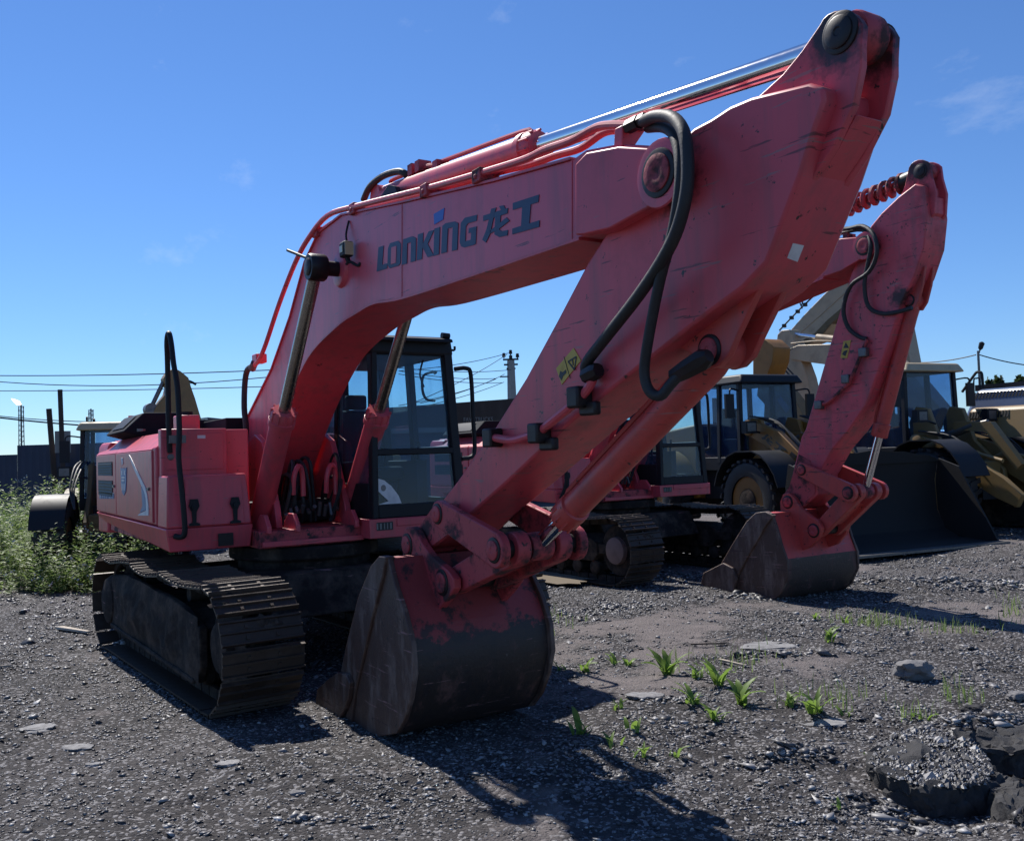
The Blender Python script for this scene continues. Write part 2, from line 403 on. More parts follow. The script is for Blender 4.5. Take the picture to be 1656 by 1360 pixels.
    def mesh(s, name, m, ang=35):
        me = bpy.data.meshes.new(name); me.from_pydata(s.v, [], s.f)
        me.materials.append(M[m] if isinstance(m, str) else m)
        me.validate()
        import bmesh
        bm = bmesh.new(); bm.from_mesh(me); bmesh.ops.recalc_face_normals(bm, faces=bm.faces); bm.to_mesh(me); bm.free()
        me.shade_smooth(); me.set_sharp_from_angle(angle=math.radians(ang))
        return me
    def build(s, name, m, parent=None, bev=0.0, ang=35, label=None, kind=None):
        o = bpy.data.objects.new(name, s.mesh(name, m, ang)); COL.objects.link(o)
        if parent: o.parent = parent
        if bev:
            md = o.modifiers.new("bevel", 'BEVEL'); md.width = bev; md.segments = 2; md.limit_method = 'ANGLE'; md.angle_limit = math.radians(40)
        if label: o['label'] = label
        if kind: o['kind'] = kind
        return o
def link_copy(o, parent, M4=None):
    c = o.copy(); COL.objects.link(c); c.parent = parent
    if M4 is not None: c.matrix_local = M4
    return c
def thing(name, label, cat, loc=(0, 0, 0), rz=0, group=None, scale=1.0):
    o = bpy.data.objects.new(name, None); COL.objects.link(o)
    o.empty_display_size = 0.3
    o.location = loc; o.rotation_euler = (0, 0, rz); o.scale = (scale,) * 3
    tag(o, label, cat, group); return o
def tag(o, label, cat, group=None):
    o['label'] = label; o['category'] = cat
    if group: o['group'] = group
    return o
def circ(cx, cz, r, a0, a1, n):
    return [(cx + r * math.cos(math.radians(a0 + (a1 - a0) * i / n)), cz + r * math.sin(math.radians(a0 + (a1 - a0) * i / n))) for i in range(n + 1)]
def curve2(pts, i0, i1, sub=4):
    """round the corners of an outline between two of its points"""
    r = list(pts[:i0]); P = [Vector(p) for p in pts]
    for i in range(i0, i1):
        a = P[max(i - 1, 0)]; b = P[i]; c = P[i + 1]; d = P[min(i + 2, len(P) - 1)]
        for k in range(sub):
            t = k / sub; q = 0.5 * ((2 * b) + (c - a) * t + (2 * a - 5 * b + 4 * c - d) * t * t + (3 * b - a - 3 * c + d) * t ** 3); r.append((q.x, q.y))
    return r + list(pts[i1:])
def stadium(p, q, r0, r1, n=8):
    """outline of a link between two pins"""
    a = math.degrees(math.atan2(q[1] - p[1], q[0] - p[0]))
    return circ(p[0], p[1], r0, a + 90, a + 270, n) + circ(q[0], q[1], r1, a - 90, a + 90, n)

# ================================================================== excavators
def sim(pts, a0, a1, b0, b1):
    """carry an outline drawn between pins a0-a1 over to pins b0-b1"""
    ca = complex(a1[0] - a0[0], a1[1] - a0[1]); cb = complex(b1[0] - b0[0], b1[1] - b0[1]); k = cb / ca
    r = []
    for p in pts:
        q = complex(p[0] - a0[0], p[1] - a0[1]) * k
        r.append((b0[0] + q.real, b0[1] + q.imag))
    return r

def pin_cap(parent, p, y, side, r, m_ring='grease', m_cap='red_worn', name='pin'):
    o = MB().rev((p[0], y, p[1]), (0, side, 0), [(0, r * 1.30), (0.006, r * 1.28), (0.009, r * 1.15)], 28).build(name, m_ring, parent)
    MB().rev((p[0], y + side * 0.006, p[1]), (0, side, 0), [(0, r), (0.010, r * 0.99), (0.013, r * 0.90), (.0135, r * .3), (.010, r * .22)], 28).build('pin_cap', m_cap, o)
    return o

def hyd_cylinder(parent, name, p0, p1, split, rb, rr, y, mat, rodm, spring=False, eye=None, eyem='red_worn', base=None):
    """barrel from p0, rod to p1 (x,z), at lateral position y"""
    a = Vector((p0[0], y, p0[1])); b = Vector((p1[0], y, p1[1])); d = b - a; Ln = d.length; ax = d.normalized()
    s = Ln * split
    c = MB().rev(a, ax, [(0.0, rb * .6), (0.05, rb * 0.9), (0.09, rb), (s - 0.16, rb), (s - 0.155, rb * 1.16), (s - 0.10, rb * 1.18), (s - 0.095, rb * 1.08), (s - .03, rb * 1.1), (s, rb * .95), (s, rr * 1.1)], 24)
    bw_ = base or rb * .95; c.rev(a - Vector((0, bw_, 0)), (0, 1, 0), [(0, rb * 1.05), (bw_ * 2, rb * 1.05)], 20)
    o = c.build(name, mat, parent)
    r = MB().cyl(a + ax * (s - .05), b - ax * rb * .8, rr, n=20).build('cylinder_rod', rodm, o)
    ew = eye or rb * .95
    MB().rev(b - Vector((0, ew, 0)), (0, 1, 0), [(0, rb * 1.0), (0.015, rb * 1.08), (ew * 2 - .015, rb * 1.08), (ew * 2, rb * 1.0)], 20).build('rod_eye', eyem, o)
    bl = MB()
    for k in range(10):
        an = 2 * PI * k / 10; u = ax.cross(Vector((0, 1, 0))).normalized()
        q = a + ax * (s - .1) + (u * math.cos(an) + Vector((0, 1, 0)) * math.sin(an)) * rb * 1.06
        bl.cyl(q, q + ax * .10, rb * .1, n=6)
    bl.build('gland_bolts', mat, o, kind='stuff')
    pp = MB()
    u = Vector((ax.z, 0, -ax.x))
    if u.z < 0: u = -u
    side = u * (rb * 1.35)
    pp.tube([a + ax * .12 + side * .8, a + ax * .2 + side, a + ax * (s * .5) + side, a + ax * (s - .2) + side, a + ax * (s - .12) + side * .8], 0.016, 8)
    pp.build('cylinder_pipe', mat, o)
    if spring:
        L2 = Ln - s; pts = []
        for k in range(15 * 12 + 1):
            t = k / 12; an = 2 * PI * t
            pts.append(a + ax * (s + .02 + (L2 - .30) * t / 15) + (u * math.cos(an) + Vector((0, 1, 0)) * math.sin(an)) * rb * 1.0)
        MB().tube(pts, 0.030, 6, smooth=False).build('spring_guard', 'red_worn', o)
        MB().cyl(b - ax * .30, b - ax * .1, rb * 1.12, n=18).build('spring_cap', 'grease', o)
    return o

SHOE = None
def shoe_mesh():
    global SHOE
    if SHOE: return SHOE
    w = 0.30
    prof = [(-.094, 0), (-.094, .012), (-.088, .035), (-.078, .035), (-.072, .014), (-.012, .014), (-.006, .030), (.004, .030), (.010, .014), (.066, .014), (.072, .032), (.082, .032), (.090, .006), (.098, 0)]
    mb = MB(); mb.prism(prof, -w, w)
    for y in (-.11, .11):            # bolt heads
        for x in (-.045, .035):
            mb.box(x - .012, x + .012, y - .012, y + .012, .012, .026)
    SHOE = mb.mesh('track_shoe', 'track', 30)
    return SHOE

def track_path(xf=1.62, xr=-1.62, zc=0.475, r=0.40, sag=0.05):
    pts = []
    n = 60
    for i in range(n + 1): pts.append((xr + (xf - xr) * i / n, zc - r))       # bottom, rear to front
    for i in range(1, 40): a = -PI / 2 + PI * i / 40; pts.append((xf + r * math.cos(a), zc + r * math.sin(a)))
    for i in range(n + 1):
        t = i / n; x = xf + (xr - xf) * t
        pts.append((x, zc + r - sag * abs(math.sin(3 * PI * t)) ** 1.0 * (0.5 + t) * 0.9 + 0.05 * math.exp(-((t - .78) / .12) ** 2)))
    for i in range(1, 40): a = PI / 2 + PI * i / 40; pts.append((xr + r * math.cos(a), zc + r * math.sin(a)))
    return pts

def build_track(root, yc, side, slew, cover):
    fr = MB()
    y0 = yc - .17; y1 = yc + .17
    fr.prism([(-1.35, .30), (1.15, .30), (1.25, .40), (1.25, .56), (1.0, .66), (-1.2, .66), (-1.35, .56)], y0, y1)
    fr.prism([(1.0, .40), (1.55, .42), (1.55, .54), (1.0, .56)], y0 + .02, y1 - .02)
    ys = yc + side * .20
    # side guard plates between rollers, caked with mud
    if cover:
        fr.prism([(-1.52, .24), (1.25, .16), (1.36, .30), (1.36, .60), (.95, .70), (.55, .74), (-.2, .76), (-.9, .80), (-1.45, .74)], yc + side * .17, yc + side * .235)
        fr.prism([(-1.45, .24), (1.25, .16), (1.25, .20), (-1.45, .28)], yc + side * .235, yc + side * .265)
        nu, nv = 70, 18; v = []; f = []
        for a in range(nu + 1):
            u = a / nu; x = -1.46 + 2.78 * u; lo = .24 - .08 * u; hi = .73 + .06 * math.sin(PI * min(1, u * 1.5)) - .10 * max(0, u - .7) * 2
            for b_ in range(nv + 1):
                w_ = b_ / nv; z = lo + (hi - lo) * w_
                d = .5 * mnoise.fractal(Vector((x * 2.3, z * 3.1, 1.7)), 1.0, 2.0, 5) + .5; e_ = min(1, 4 * w_, 4 * (1 - w_), 8 * u, 8 * (1 - u))
                v.append((x, yc + side * (.236 + .10 * max(0, d - .25) * e_), z))
        for a in range(nu):
            for b_ in range(nv):
                o_ = a * (nv + 1) + b_; f.append((o_, o_ + 1, o_ + nv + 2, o_ + nv + 1))
        mud_v, mud_f = v, f
    tr = fr.build('track', 'mud', root, bev=.012)
    tr.rotation_euler = (0, 0, slew)
    if cover: MB().add(mud_v, mud_f).build('caked_mud', 'mud', tr, ang=60)
    # front idler and sprocket
    MB().rev((1.62, yc - .12, .475), (0, 1, 0), [(0, .20), (.02, .34), (.06, .34), (.08, .365), (.16, .365), (.18, .34), (.22, .34), (.24, .20)], 28).build('idler_wheel', 'mud', tr)
    MB().rev((1.62, yc + side * .12, .475), (0, side, 0), [(0, .19), (.06, .18), (.075, .12)], 20).build('idler_hub', 'hub' if not cover else 'mud', tr)
    sp = MB()
    P = []
    for k in range(42):
        a = 2 * PI * k / 42; rr = .37 if k % 2 else .315; P.append((-1.62 + rr * math.cos(a), .475 + rr * math.sin(a)))
    sp.prism(P, yc - .03, yc + .03)
    sp.build('sprocket', 'mud', tr)
    MB().rev((-1.62, yc - side * .11, .475), (0, side, 0), [(0, .26), (.30, .26), (.36, .22), (.39, .12)], 24).build('final_drive', 'mud', tr)
    for k in range(7):
        x = -1.2 + 2.35 * k / 6
        MB().rev((x, yc - .16, .215), (0, 1, 0), [(0, .07), (.02, .10), (.07, .10), (.09, .075), (.23, .075), (.25, .10), (.30, .10), (.32, .07)], 16).build('track_roller', 'mud', tr)
    for x in (-.75, .65):
        MB().rev((x, yc - .1, .76), (0, 1, 0), [(0, .06), (.2, .06)], 14).build('carrier_roller', 'mud', tr)
    # chain rails and shoes
    P = [Vector((p[0], 0, p[1])) for p in track_path()]
    ln = [0]
    for i in range(len(P)): ln.append(ln[-1] + (P[(i + 1) % len(P)] - P[i]).length)
    tot = ln[-1]; ns = int(round(tot / .192)); me = shoe_mesh()
    ch = MB()
    def at(s):
        s %= tot
        for i in range(len(P)):
            if ln[i + 1] >= s:
                t = (s - ln[i]) / max(1e-6, ln[i + 1] - ln[i]); return P[i].lerp(P[(i + 1) % len(P)], t)
        return P[0]
    for k in range(ns):
        s = tot * k / ns; p = at(s); q = at(s + .02) - at(s - .02); q.normalize()
        nrm = Vector((q.z, 0, -q.x))          # outward for this winding
        mat = Matrix((q, Vector((0, 1, 0)), nrm)).transposed().to_4x4()
        if mat.determinant() < 0:
            mat = Matrix((q, Vector((0, -1, 0)), nrm)).transposed().to_4x4()
        mat.translation = Vector((p.x, yc, p.z)) + nrm * .04
        o = bpy.data.objects.new('track_shoe', me); COL.objects.link(o); o.parent = tr; o.matrix_local = mat
        a = at(s - .085); b = at(s + .085)
        for dy in (-.09, .09):
            ch.beam((a.x, yc + dy, a.z), (b.x, yc + dy, b.z), .035, .085, up=nrm)
    ml = MB(); rg = random.Random(11 if side < 0 else 12)
    for k in range(60):
        s = tot * rg.random(); p = at(s)
        if p.z < .5: continue
        q = at(s + .02) - at(s - .02); q.normalize(); nrm = Vector((q.z, 0, -q.x)); c0 = Vector((p.x, yc + rg.uniform(-.25, .25), p.z)) + nrm * .052; w_ = rg.uniform(.02, .07); y_ = rg.uniform(.03, .10)
        for _ in range(3):
            c1 = c0 + q * rg.uniform(-.04, .04) + Vector((0, rg.uniform(-.05, .05), 0)); a_ = [c1 + q * (w_ * rg.uniform(.5, 1) * math.cos(t_)) + Vector((0, y_ * rg.uniform(.5, 1) * math.sin(t_), 0)) for t_ in (0, 1.05, 2.1, 3.14, 4.2, 5.2)]
            ml.add(a_ + [c1 + nrm * rg.uniform(.008, .022)], [(i_, (i_ + 1) % 6, 6) for i_ in range(6)])
    ml.build('mud_lumps', 'mud', tr, kind='stuff')
    ch.build('track_chain', 'mud', tr, kind='stuff')
    return tr

def boltline(mb, p0, p1, n, r=.012, ax=(1, 0, 0), t=.012):
    for k in range(n):
        p = Vector(p0).lerp(Vector(p1), k / max(1, n - 1)); mb.cyl(p, p + Vector(ax) * t, r, n=6)

def build_house(root, main):
    """slewing upper structure, right side is -y"""
    RD = 'red'
    # deck frame
    b = MB()
    b.box(-2.9, .62, -.62, .34, 1.07, 1.22)
    b.box(-2.9, .05, -1.30, -.62, 1.10, 1.24)
    b.box(-2.9, .2, .34, 1.33, 1.10, 1.24)
    body = b.build('slewing_frame', 'red_worn', root, bev=.008)
    # boom foot brackets on the deck
    for y in (-.38, .30):
        MB().prism([(-1.5, 1.22), (.35, 1.22), (.30, 1.40), (-.05, 2.02), (-.28, 2.10), (-.52, 2.02), (-1.3, 1.45)], y, y + .06).build('boom_bracket', 'red', body, bev=.008)
    for y in (-.56, -.30, .26, .52):
        MB().prism([(.30, 1.20), (.66, 1.20), (.66, 1.26), (.56, 1.36), (.44, 1.36), (.32, 1.28)], y, y + .04).build('cylinder_bracket', 'red', body, bev=.006)
    # right side: skirt, side body with chamfered shoulder
    sk = MB()
    sk.hexa([(-3.62, -1.30, 1.185), (.42, -1.33, 1.085), (.42, -.64, 1.085), (-3.62, -.64, 1.185)],
            [(-3.62, -1.355, 1.285), (.445, -1.365, 1.285), (.445, -.62, 1.285), (-3.62, -.62, 1.285)])
    sk.build('side_skirt', RD, body, bev=.012)
    sb = MB()
    prof = [(-1.34, 1.29), (-1.34, 1.985), (-1.13, 2.145), (-.5, 2.145), (-.5, 1.29)]     # y,z
    n = len(prof)
    v = [(-3.60, p[0], p[1]) for p in prof] + [(-.06, p[0], p[1]) for p in prof]
    sb.add(v, [tuple(range(n)), tuple(range(2 * n - 1, n - 1, -1))] + [(i, n + i, n + (i + 1) % n, (i + 1) % n) for i in range(n)])
    side = sb.build('side_body', RD, body, bev=.015)
    # rear corner of counterweight
    cw = MB()
    pl = [(-3.2, -1.29), (-3.64, -1.33), (-3.80, -1.18), (-3.92, -.7), (-3.96, 0), (-3.92, .7), (-3.80, 1.18), (-3.64, 1.33), (-3.2, 1.29)]
    n = len(pl); lv = [(1.0, 1.05), (1.0, 1.12), (1.0, 1.95), (.985, 2.07), (.96, 2.12)]
    v = []
    for sc, z in lv: v += [(-3.2 + (p[0] + 3.2) * sc, p[1] * sc, z) for p in pl]
    f = [tuple(range(n - 1, -1, -1)), tuple(range((len(lv) - 1) * n, len(lv) * n))]
    for j in range(len(lv) - 1): f += [(j * n + i, j * n + (i + 1) % n, (j + 1) * n + (i + 1) % n, (j + 1) * n + i) for i in range(n)]
    cw.add(v, f).build('counterweight', RD, body, bev=.02)
    # two side doors, slightly proud of the body
    def door(x0, x1, z0, z1):
        d = MB().prism([(x0, z0), (x1, z0), (x1, z1), (x0, z1)], -1.356, -1.338)
        d.add([(x0, -1.356, z1 + .008), (x1, -1.356, z1 + .008), (x1, -1.142, z1 + .165), (x0, -1.142, z1 + .165),
               (x0, -1.340, z1 + .008), (x1, -1.340, z1 + .008), (x1, -1.130, z1 + .150), (x0, -1.130, z1 + .150)],
              [(0, 1, 2, 3), (7, 6, 5, 4), (0, 4, 5, 1), (1, 5, 6, 2), (2, 6, 7, 3), (3, 7, 4, 0)])
        return d.build('side_door', RD, root, bev=.006)
    d1 = door(-3.56, -2.15, 1.31, 1.965)
    d2 = door(-2.12, -.16, 1.31, 1.965)
    # louvre openings in the rear door
    for z0, z1 in ((1.73, 1.885), (1.50, 1.675)):
        MB().prism([(-3.38, z0), (-2.34, z0), (-2.34, z1), (-3.38, z1)], -1.362, -1.352).build('louvre_panel', 'black', d1)
        for k in range(5):
            z = z0 + (z1 - z0) * (k + .5) / 5
            MB().hexa([(-3.36, -1.368, z - .012), (-2.36, -1.368, z - .012), (-2.36, -1.358, z - .012), (-3.36, -1.358, z - .012)],
                      [(-3.36, -1.360, z + .006), (-2.36, -1.360, z + .006), (-2.36, -1.356, z + .006), (-3.36, -1.356, z + .006)]).build('louvre_slat', 'black', d1)
    for dd, x in ((d1, -2.25), (d2, -.30)):
        MB().box(x - .04, x + .04, -1.372, -1.354, 1.60, 1.63).build('door_handle', 'steel', dd)
    if main:
        # swoosh, shield and small print on the doors
        Y = -1.359
        def pt(cx, cy): q = YP(150 + cx / 8.5, 700 + cy / 8.5, Y); return (q.x, q.z)
        A = [(500, 300), (525, 340), (590, 470), (660, 620), (720, 740), (750, 860), (765, 1000), (770, 1135), (620, 1135), (640, 1112), (730, 1070), (725, 960), (700, 800), (640, 650), (560, 480), (505, 330)]
        MB().prism([pt(*p) for p in A], Y - .003, Y + .002).build('swoosh_print', 'white', d2)
        B = [(670, 740), (705, 800), (728, 900), (735, 1060), (655, 1095), (690, 1000), (680, 860)]
        MB().prism([pt(*p) for p in B], Y - .005, Y + .002).build('swoosh_shade', 'blueswoosh', d2)
        C = [(385, 480), (410, 495), (425, 478), (440, 495), (465, 475), (462, 700), (455, 800), (432, 860), (408, 820), (392, 720)]
        MB().prism([pt(*p) for p in C], Y - .003, Y + .002).build('shield_emblem', 'blueswoosh', d2)
        for (u0, v0, u1, v1) in ((400, 520, 416, 580), (434, 520, 450, 580), (402, 600, 446, 625), (405, 640, 443, 665), (405, 700, 418, 790), (430, 700, 445, 790)):
            MB().prism([pt(u0, v0), pt(u1, v0), pt(u1, v1), pt(u0, v1)], Y - .006, Y + .002).build('shield_mark', 'white', d2)
        D = [(392, 340), (412, 345), (418, 430), (400, 440)]
        MB().prism([pt(*p) for p in D], Y - .003, Y + .002).build('small_print', 'white', d2)
        tx = MB()
        for k, (a, bb) in enumerate(((95, 125), (132, 152), (158, 178), (184, 204), (210, 220), (226, 250), (256, 290))):
            tx.prism([pt(a, 838), pt(bb, 838), pt(bb, 905), pt(a, 905)], Y - .003, Y + .002)
        tx.build('door_lettering', 'blueswoosh', d1)
        MB().prism([pt(95, 818), pt(290, 822), pt(290, 830), pt(95, 826)], Y - .003, Y + .002).build('print_line', 'white', d1)
    # fuel tank block and tool box at the front right
    tk = MB().box(-.058, .06, -1.315, -.735, 1.29, 2.15)
    tk.box(-.9, -.058, -1.10, -.735, 1.29, 2.14)
    tank = tk.build('fuel_tank', RD, root, bev=.012)
    MB().box(.061, .068, -1.28, -.77, 1.78, 2.11).build('tank_panel', RD, tank, bev=.004)
    MB().box(-.45, -.25, -1.10, -.90, 2.141, 2.29).build('filler_box', 'red', tank, bev=.012)
    MB().cyl((-.35, -1.0, 2.29), (-.35, -1.0, 2.325), .06).build('filler_cap', 'black', tank)
    MB().box(.068, .071, -1.00, -.93, 2.06, 2.09).build('tank_label', 'white', tank)
    MB().rev((.068, -1.235, 1.90), (1, 0, 0), [(0, .03), (.008, .028), (.012, .012)], 14).build('tank_plug', 'steel', tank)
    tb = MB().hexa([(.062, -1.355, 1.287), (.44, -1.355, 1.287), (.44, -.63, 1.287), (.062, -.63, 1.287)],
                   [(.062, -1.34, 1.735), (.40, -1.335, 1.735), (.40, -.66, 1.735), (.062, -.66, 1.735)])
    toolbox = tb.build('toolbox', RD, root, bev=.015)
    MB().hexa([(.445, -1.20, 1.30), (.452, -1.20, 1.30), (.452, -.70, 1.30), (.445, -.70, 1.30)],
              [(.405, -1.19, 1.70), (.418, -1.19, 1.70), (.418, -.71, 1.70), (.405, -.71, 1.70)]).build('toolbox_door', RD, toolbox, bev=.006)
    for y in (-1.13, -.78):
        h = MB()
        h.prismv([(.452, y - .03, 1.53), (.452, y + .03, 1.53), (.448, y + .045, 1.47), (.448, y + .02, 1.42), (.452, y + .015, 1.33), (.453, y + .045, 1.32), (.453, y + .045, 1.30), (.453, y - .045, 1.30), (.453, y - .045, 1.32), (.453, y - .015, 1.33), (.45, y - .02, 1.42), (.448, y - .045, 1.47)], (.018, 0, 0))
        h.cyl((.45, y, 1.46), (.49, y, 1.46), .022, n=10)
        h.build('latch', 'black', toolbox)
    MB().box(.446, .456, -.93, -.80, 1.11, 1.22).build('tail_light', 'grease', toolbox)
    # handrail loop at the front right
    if main:
        pts = [XP(282, 867, .46), XP(294, 868, .50), XP(299, 856, .53), XP(295, 802, .54), XP(289, 741, .54), XP(290, 693, .53), XP(287, 627, .48), XP(281, 590, .42), XP(277, 556, .36), XP(273, 539, .30), XP(270, 553, .22), XP(271, 590, .12), XP(273, 693, .11), XP(275, 732, .075)]
    else:
        pts = [(.46, -1.27, 1.15), (.54, -1.22, 1.4), (.54, -1.22, 1.9), (.5, -1.22, 2.4), (.36, -1.22, 2.8), (.22, -1.22, 2.7), (.11, -1.22, 2.3), (.075, -1.2, 2.0)]
    hr = MB().tube(pts, .024, 10).build('handrail', 'black', root)
    MB().box(.06, .16, -1.26, -1.12, 2.02, 2.09).build('rail_clamp', 'steel', hr)
    # engine hood
    def bay(prof, xa, xb):
        n = len(prof); return MB().add([(xa, p[0], p[1]) for p in prof] + [(xb, p[0], p[1]) for p in prof], [tuple(range(n)), tuple(range(2 * n - 1, n - 1, -1))] + [(i, n + i, n + (i + 1) % n, (i + 1) % n) for i in range(n)])
    hood = bay([(-1.12, 2.148), (-1.30, 2.20), (-1.08, 2.41), (-.64, 2.41), (-.52, 2.325), (.92, 2.325), (.92, 2.148)], -3.2, -2.0).build('engine_hood', 'matt_black', root, bev=.02)
    MB().hexa([(-3.0, -1.262, 2.252), (-2.2, -1.262, 2.252), (-2.25, -1.12, 2.388), (-2.9, -1.12, 2.388)],
              [(-3.0, -1.256, 2.260), (-2.2, -1.256, 2.260), (-2.25, -1.112, 2.396), (-2.9, -1.112, 2.396)]).build('hood_grille', 'black', hood)
    MB().box(-2.0, -1.05, -.45, .4, 2.10, 2.30).build('battery_cover', 'matt_black', hood, bev=.01)
    gr = MB(); 
    for k in range(5): gr.cyl((-2.4 + .16 * k, -1.14, 2.2), (-2.4 + .16 * k, -1.14, 2.26 - .01 * k), .03, n=8)
    gr.build('hood_bolts', 'steel', hood, kind='stuff')
    # body on the left behind the cab
    MB().box(-2.9, -1.05, .42, 1.33, 1.24, 2.12).build('left_body', RD, root, bev=.02)
    MB().box(-1.0, -.1, -.60, .34, 1.24, 1.45).build('centre_manifold', 'black', root, bev=.01)
    # hoses and valve clutter between the boom cylinders
    hs = MB()
    r2 = random.Random(5)
    for k in range(9):
        y = -.30 + .075 * k + .03 * r2.random(); x0 = .10 + .15 * r2.random(); h_ = .35 * r2.random(); l_ = (r2.random() - .5) * .22
        hs.tube([(x0, y, 1.25), (x0 + .14 * r2.random(), y + l_ * .5, 1.42 + h_ * .5), (x0 + .05, y + l_, 1.52 + h_), (x0 - .15, y + l_ * 1.4, 1.50 + h_), (x0 - .35, y + l_, 1.35)], .018, 6)
    for y in (-.20, .12): MB().tube([(.30, y, 1.52), (.33, y, 1.68), (.31, y + .05, 1.78), (.27, y + .10, 1.72), (.26, y + .11, 1.5)], .024, 8).build('steel_pipe', 'red', root)
    hs.build('hydraulic_hoses', 'rubber', root, kind='stuff')
    ft = MB()
    for k in range(10):
        y = -.26 + .055 * k; ft.cyl((.22, y, 1.30 + .14 * r2.random()), (.27, y, 1.30 + .14 * r2.random()), .02, n=8)
    ft.build('hose_fittings', 'steel', root, kind='stuff')
    MB().box(.63, .66, -.60, .34, 1.085, 1.13).build('front_deck_edge', 'red', root, bev=.004)
    # ---- cab
    x1 = .80; x0 = -.92; y0 = .375; y1 = 1.35
    B = MB()
    base = MB().box(x0, x1 + .02, .33, 1.37, 1.10, 1.275)
    base.hexa([(x1 + .02, .60, 1.20), (x1 + .03, .60, 1.20), (x1 + .03, 1.36, 1.20), (x1 + .02, 1.36, 1.20)],
              [(x1 + .02, .60, 1.27), (x1 + .03, .60, 1.27), (x1 + .03, 1.36, 1.27), (x1 + .02, 1.36, 1.27)])
    base.build('cab_base', 'red', root, bev=.006)
    MB().box(x1 + .021, x1 + .026, .40, .56, 1.17, 1.245).build('model_plate', 'blackprint', root)
    pl = MB()
    for k, (ya, yb) in enumerate(((.395, .41), (.43, .445), (.47, .478), (.50, .508), (.53, .545))):
        pl.box(x1 + .0265, x1 + .029, ya, yb, 1.18, 1.235)
    pl.build('plate_print', 'greyprint', root)
    cab = MB()
    FR = lambda z: x1 - .06 * (z - 1.28) / 1.62
    yl = lambda z: y0 + .05 * (z - 1.28) / 1.62
    yr = lambda z: y1 - .08 * (z - 1.28) / 1.62
    def post(xa, ya, xb, yb, za, zb, w, d): cab.hexa([(xa - d, ya - w / 2, za), (xa, ya - w / 2, za), (xa, ya + w / 2, za), (xa - d, ya + w / 2, za)], [(xb - d, yb - w / 2, zb), (xb, yb - w / 2, zb), (xb, yb + w / 2, zb), (xb - d, yb + w / 2, zb)])
    post(x1, y0 + .03, FR(2.88), yl(2.88) + .03, 1.276, 2.88, .06, .10)
    post(x1, y1 - .045, FR(2.88), yr(2.88) - .045, 1.276, 2.88, .09, .10)
    post(-.10, y1 - .04, -.10, yr(2.88) - .04, 1.276, 2.88, .07, .10)
    post(-.10, y0 + .03, -.10, yl(2.88) + .03, 1.276, 2.88, .06, .10)
    post(x0 + .12, y1 - .05, x0 + .12, yr(2.88) - .05, 1.276, 2.88, .10, .12)
    post(x0 + .12, y0 + .05, x0 + .12, yl(2.88) + .05, 1.276, 2.88, .10, .12)
    post(x0 + .08, .80, x0 + .08, .80, 1.9, 2.88, .07, .06)
    cab.box(x1 - .05, x1 - .005, y0 + .06, y1 - .09, 1.276, 1.40)        # front sill
    cab.box(x1 - .075, x1 - .025, y0 + .06, y1 - .09, 1.855, 1.915)      # bar across windscreen
    cab.box(x0, x1 - .1, y0 + .005, y0 + .035, 1.276, 1.60)
    cab.box(x0 + .02, -.2, y0 + .01, y0 + .05, 1.60, 1.95)
    cab.box(x0 + .03, x0 + .07, y0 + .1, y1 - .1, 1.276, 1.95)           # back wall
    cab.box(x0, x1 - .1, y1 - .035, y1 - .005, 1.276, 1.42)
    cab.box(-.1, x1 - .1, y1 - .045, y1 - .01, 1.88, 1.93)
    cabo = cab.build('cab', 'black', root, bev=.01)
    rf = MB().hexa([(x0, y0 + .03, 2.80), (x1 - .05, y0 + .03, 2.80), (x1 - .05, y1 - .06, 2.80), (x0, y1 - .06, 2.80)],
                   [(x0 + .02, y0 + .05, 2.985), (x1 - .06, y0 + .05, 2.985), (x1 - .06, y1 - .08, 2.985), (x0 + .02, y1 - .08, 2.985)])
    roof = rf.build('cab_roof', 'black', cabo, bev=.03)
    MB().hexa([(x1 - .06, y0 + .06, 2.93), (x1 + .05, y0 + .08, 2.92), (x1 + .05, y1 - .12, 2.92), (x1 - .06, y1 - .10, 2.93)],
              [(x1 - .06, y0 + .06, 2.975), (x1 + .04, y0 + .08, 2.95), (x1 + .04, y1 - .12, 2.95), (x1 - .06, y1 - .10, 2.975)]).build('sun_visor', 'black', cabo, bev=.005)
    MB().cyl((x1 - .03, y1 - .12, 2.99), (x1 - .03, y1 - .20, 2.995), .03).tube([(x1 - .08, y1 - .14, 2.88), (x1 - .07, y1 - .05, 2.86), (x1 - .07, y1 - .04, 2.90)], .012, 6).build('roof_hook', 'black', cabo)
    def pane(pts, t, m='glass'):
        return MB().prismv(pts, t).build('window_pane', m, cabo)
    e = .012
    pane([(FR(1.915) - .045, yl(1.915) + .06, 1.915), (FR(1.915) - .045, yr(1.915) - .09, 1.915), (FR(2.80) - .045, yr(2.80) - .09, 2.80), (FR(2.80) - .045, yl(2.80) + .06, 2.80)], (.006, 0, 0))
    pane([(x1 - .035, y0 + .06, 1.40), (x1 - .035, y1 - .09, 1.40), (FR(1.855) - .035, yr(1.855) - .09, 1.855), (FR(1.855) - .035, yl(1.855) + .06, 1.855)], (.006, 0, 0))
    pane([(-.1, y0 + .02, 1.60), (x1 - .1, y0 + .02, 1.60), (FR(2.8) - .1, yl(2.8) + .02, 2.80), (-.1, yl(2.8) + .02, 2.80)], (0, .006, 0))
    pane([(x0 + .12, y0 + .04, 1.95), (-.2, y0 + .04, 1.95), (-.2, yl(2.8) + .04, 2.80), (x0 + .12, yl(2.8) + .04, 2.80)], (0, .006, 0))
    pane([(-.1, y1 - .03, 1.42), (x1 - .1, y1 - .03, 1.42), (FR(2.8) - .1, yr(2.8) - .03, 2.80), (-.1, yr(2.8) - .03, 2.80)], (0, .006, 0))
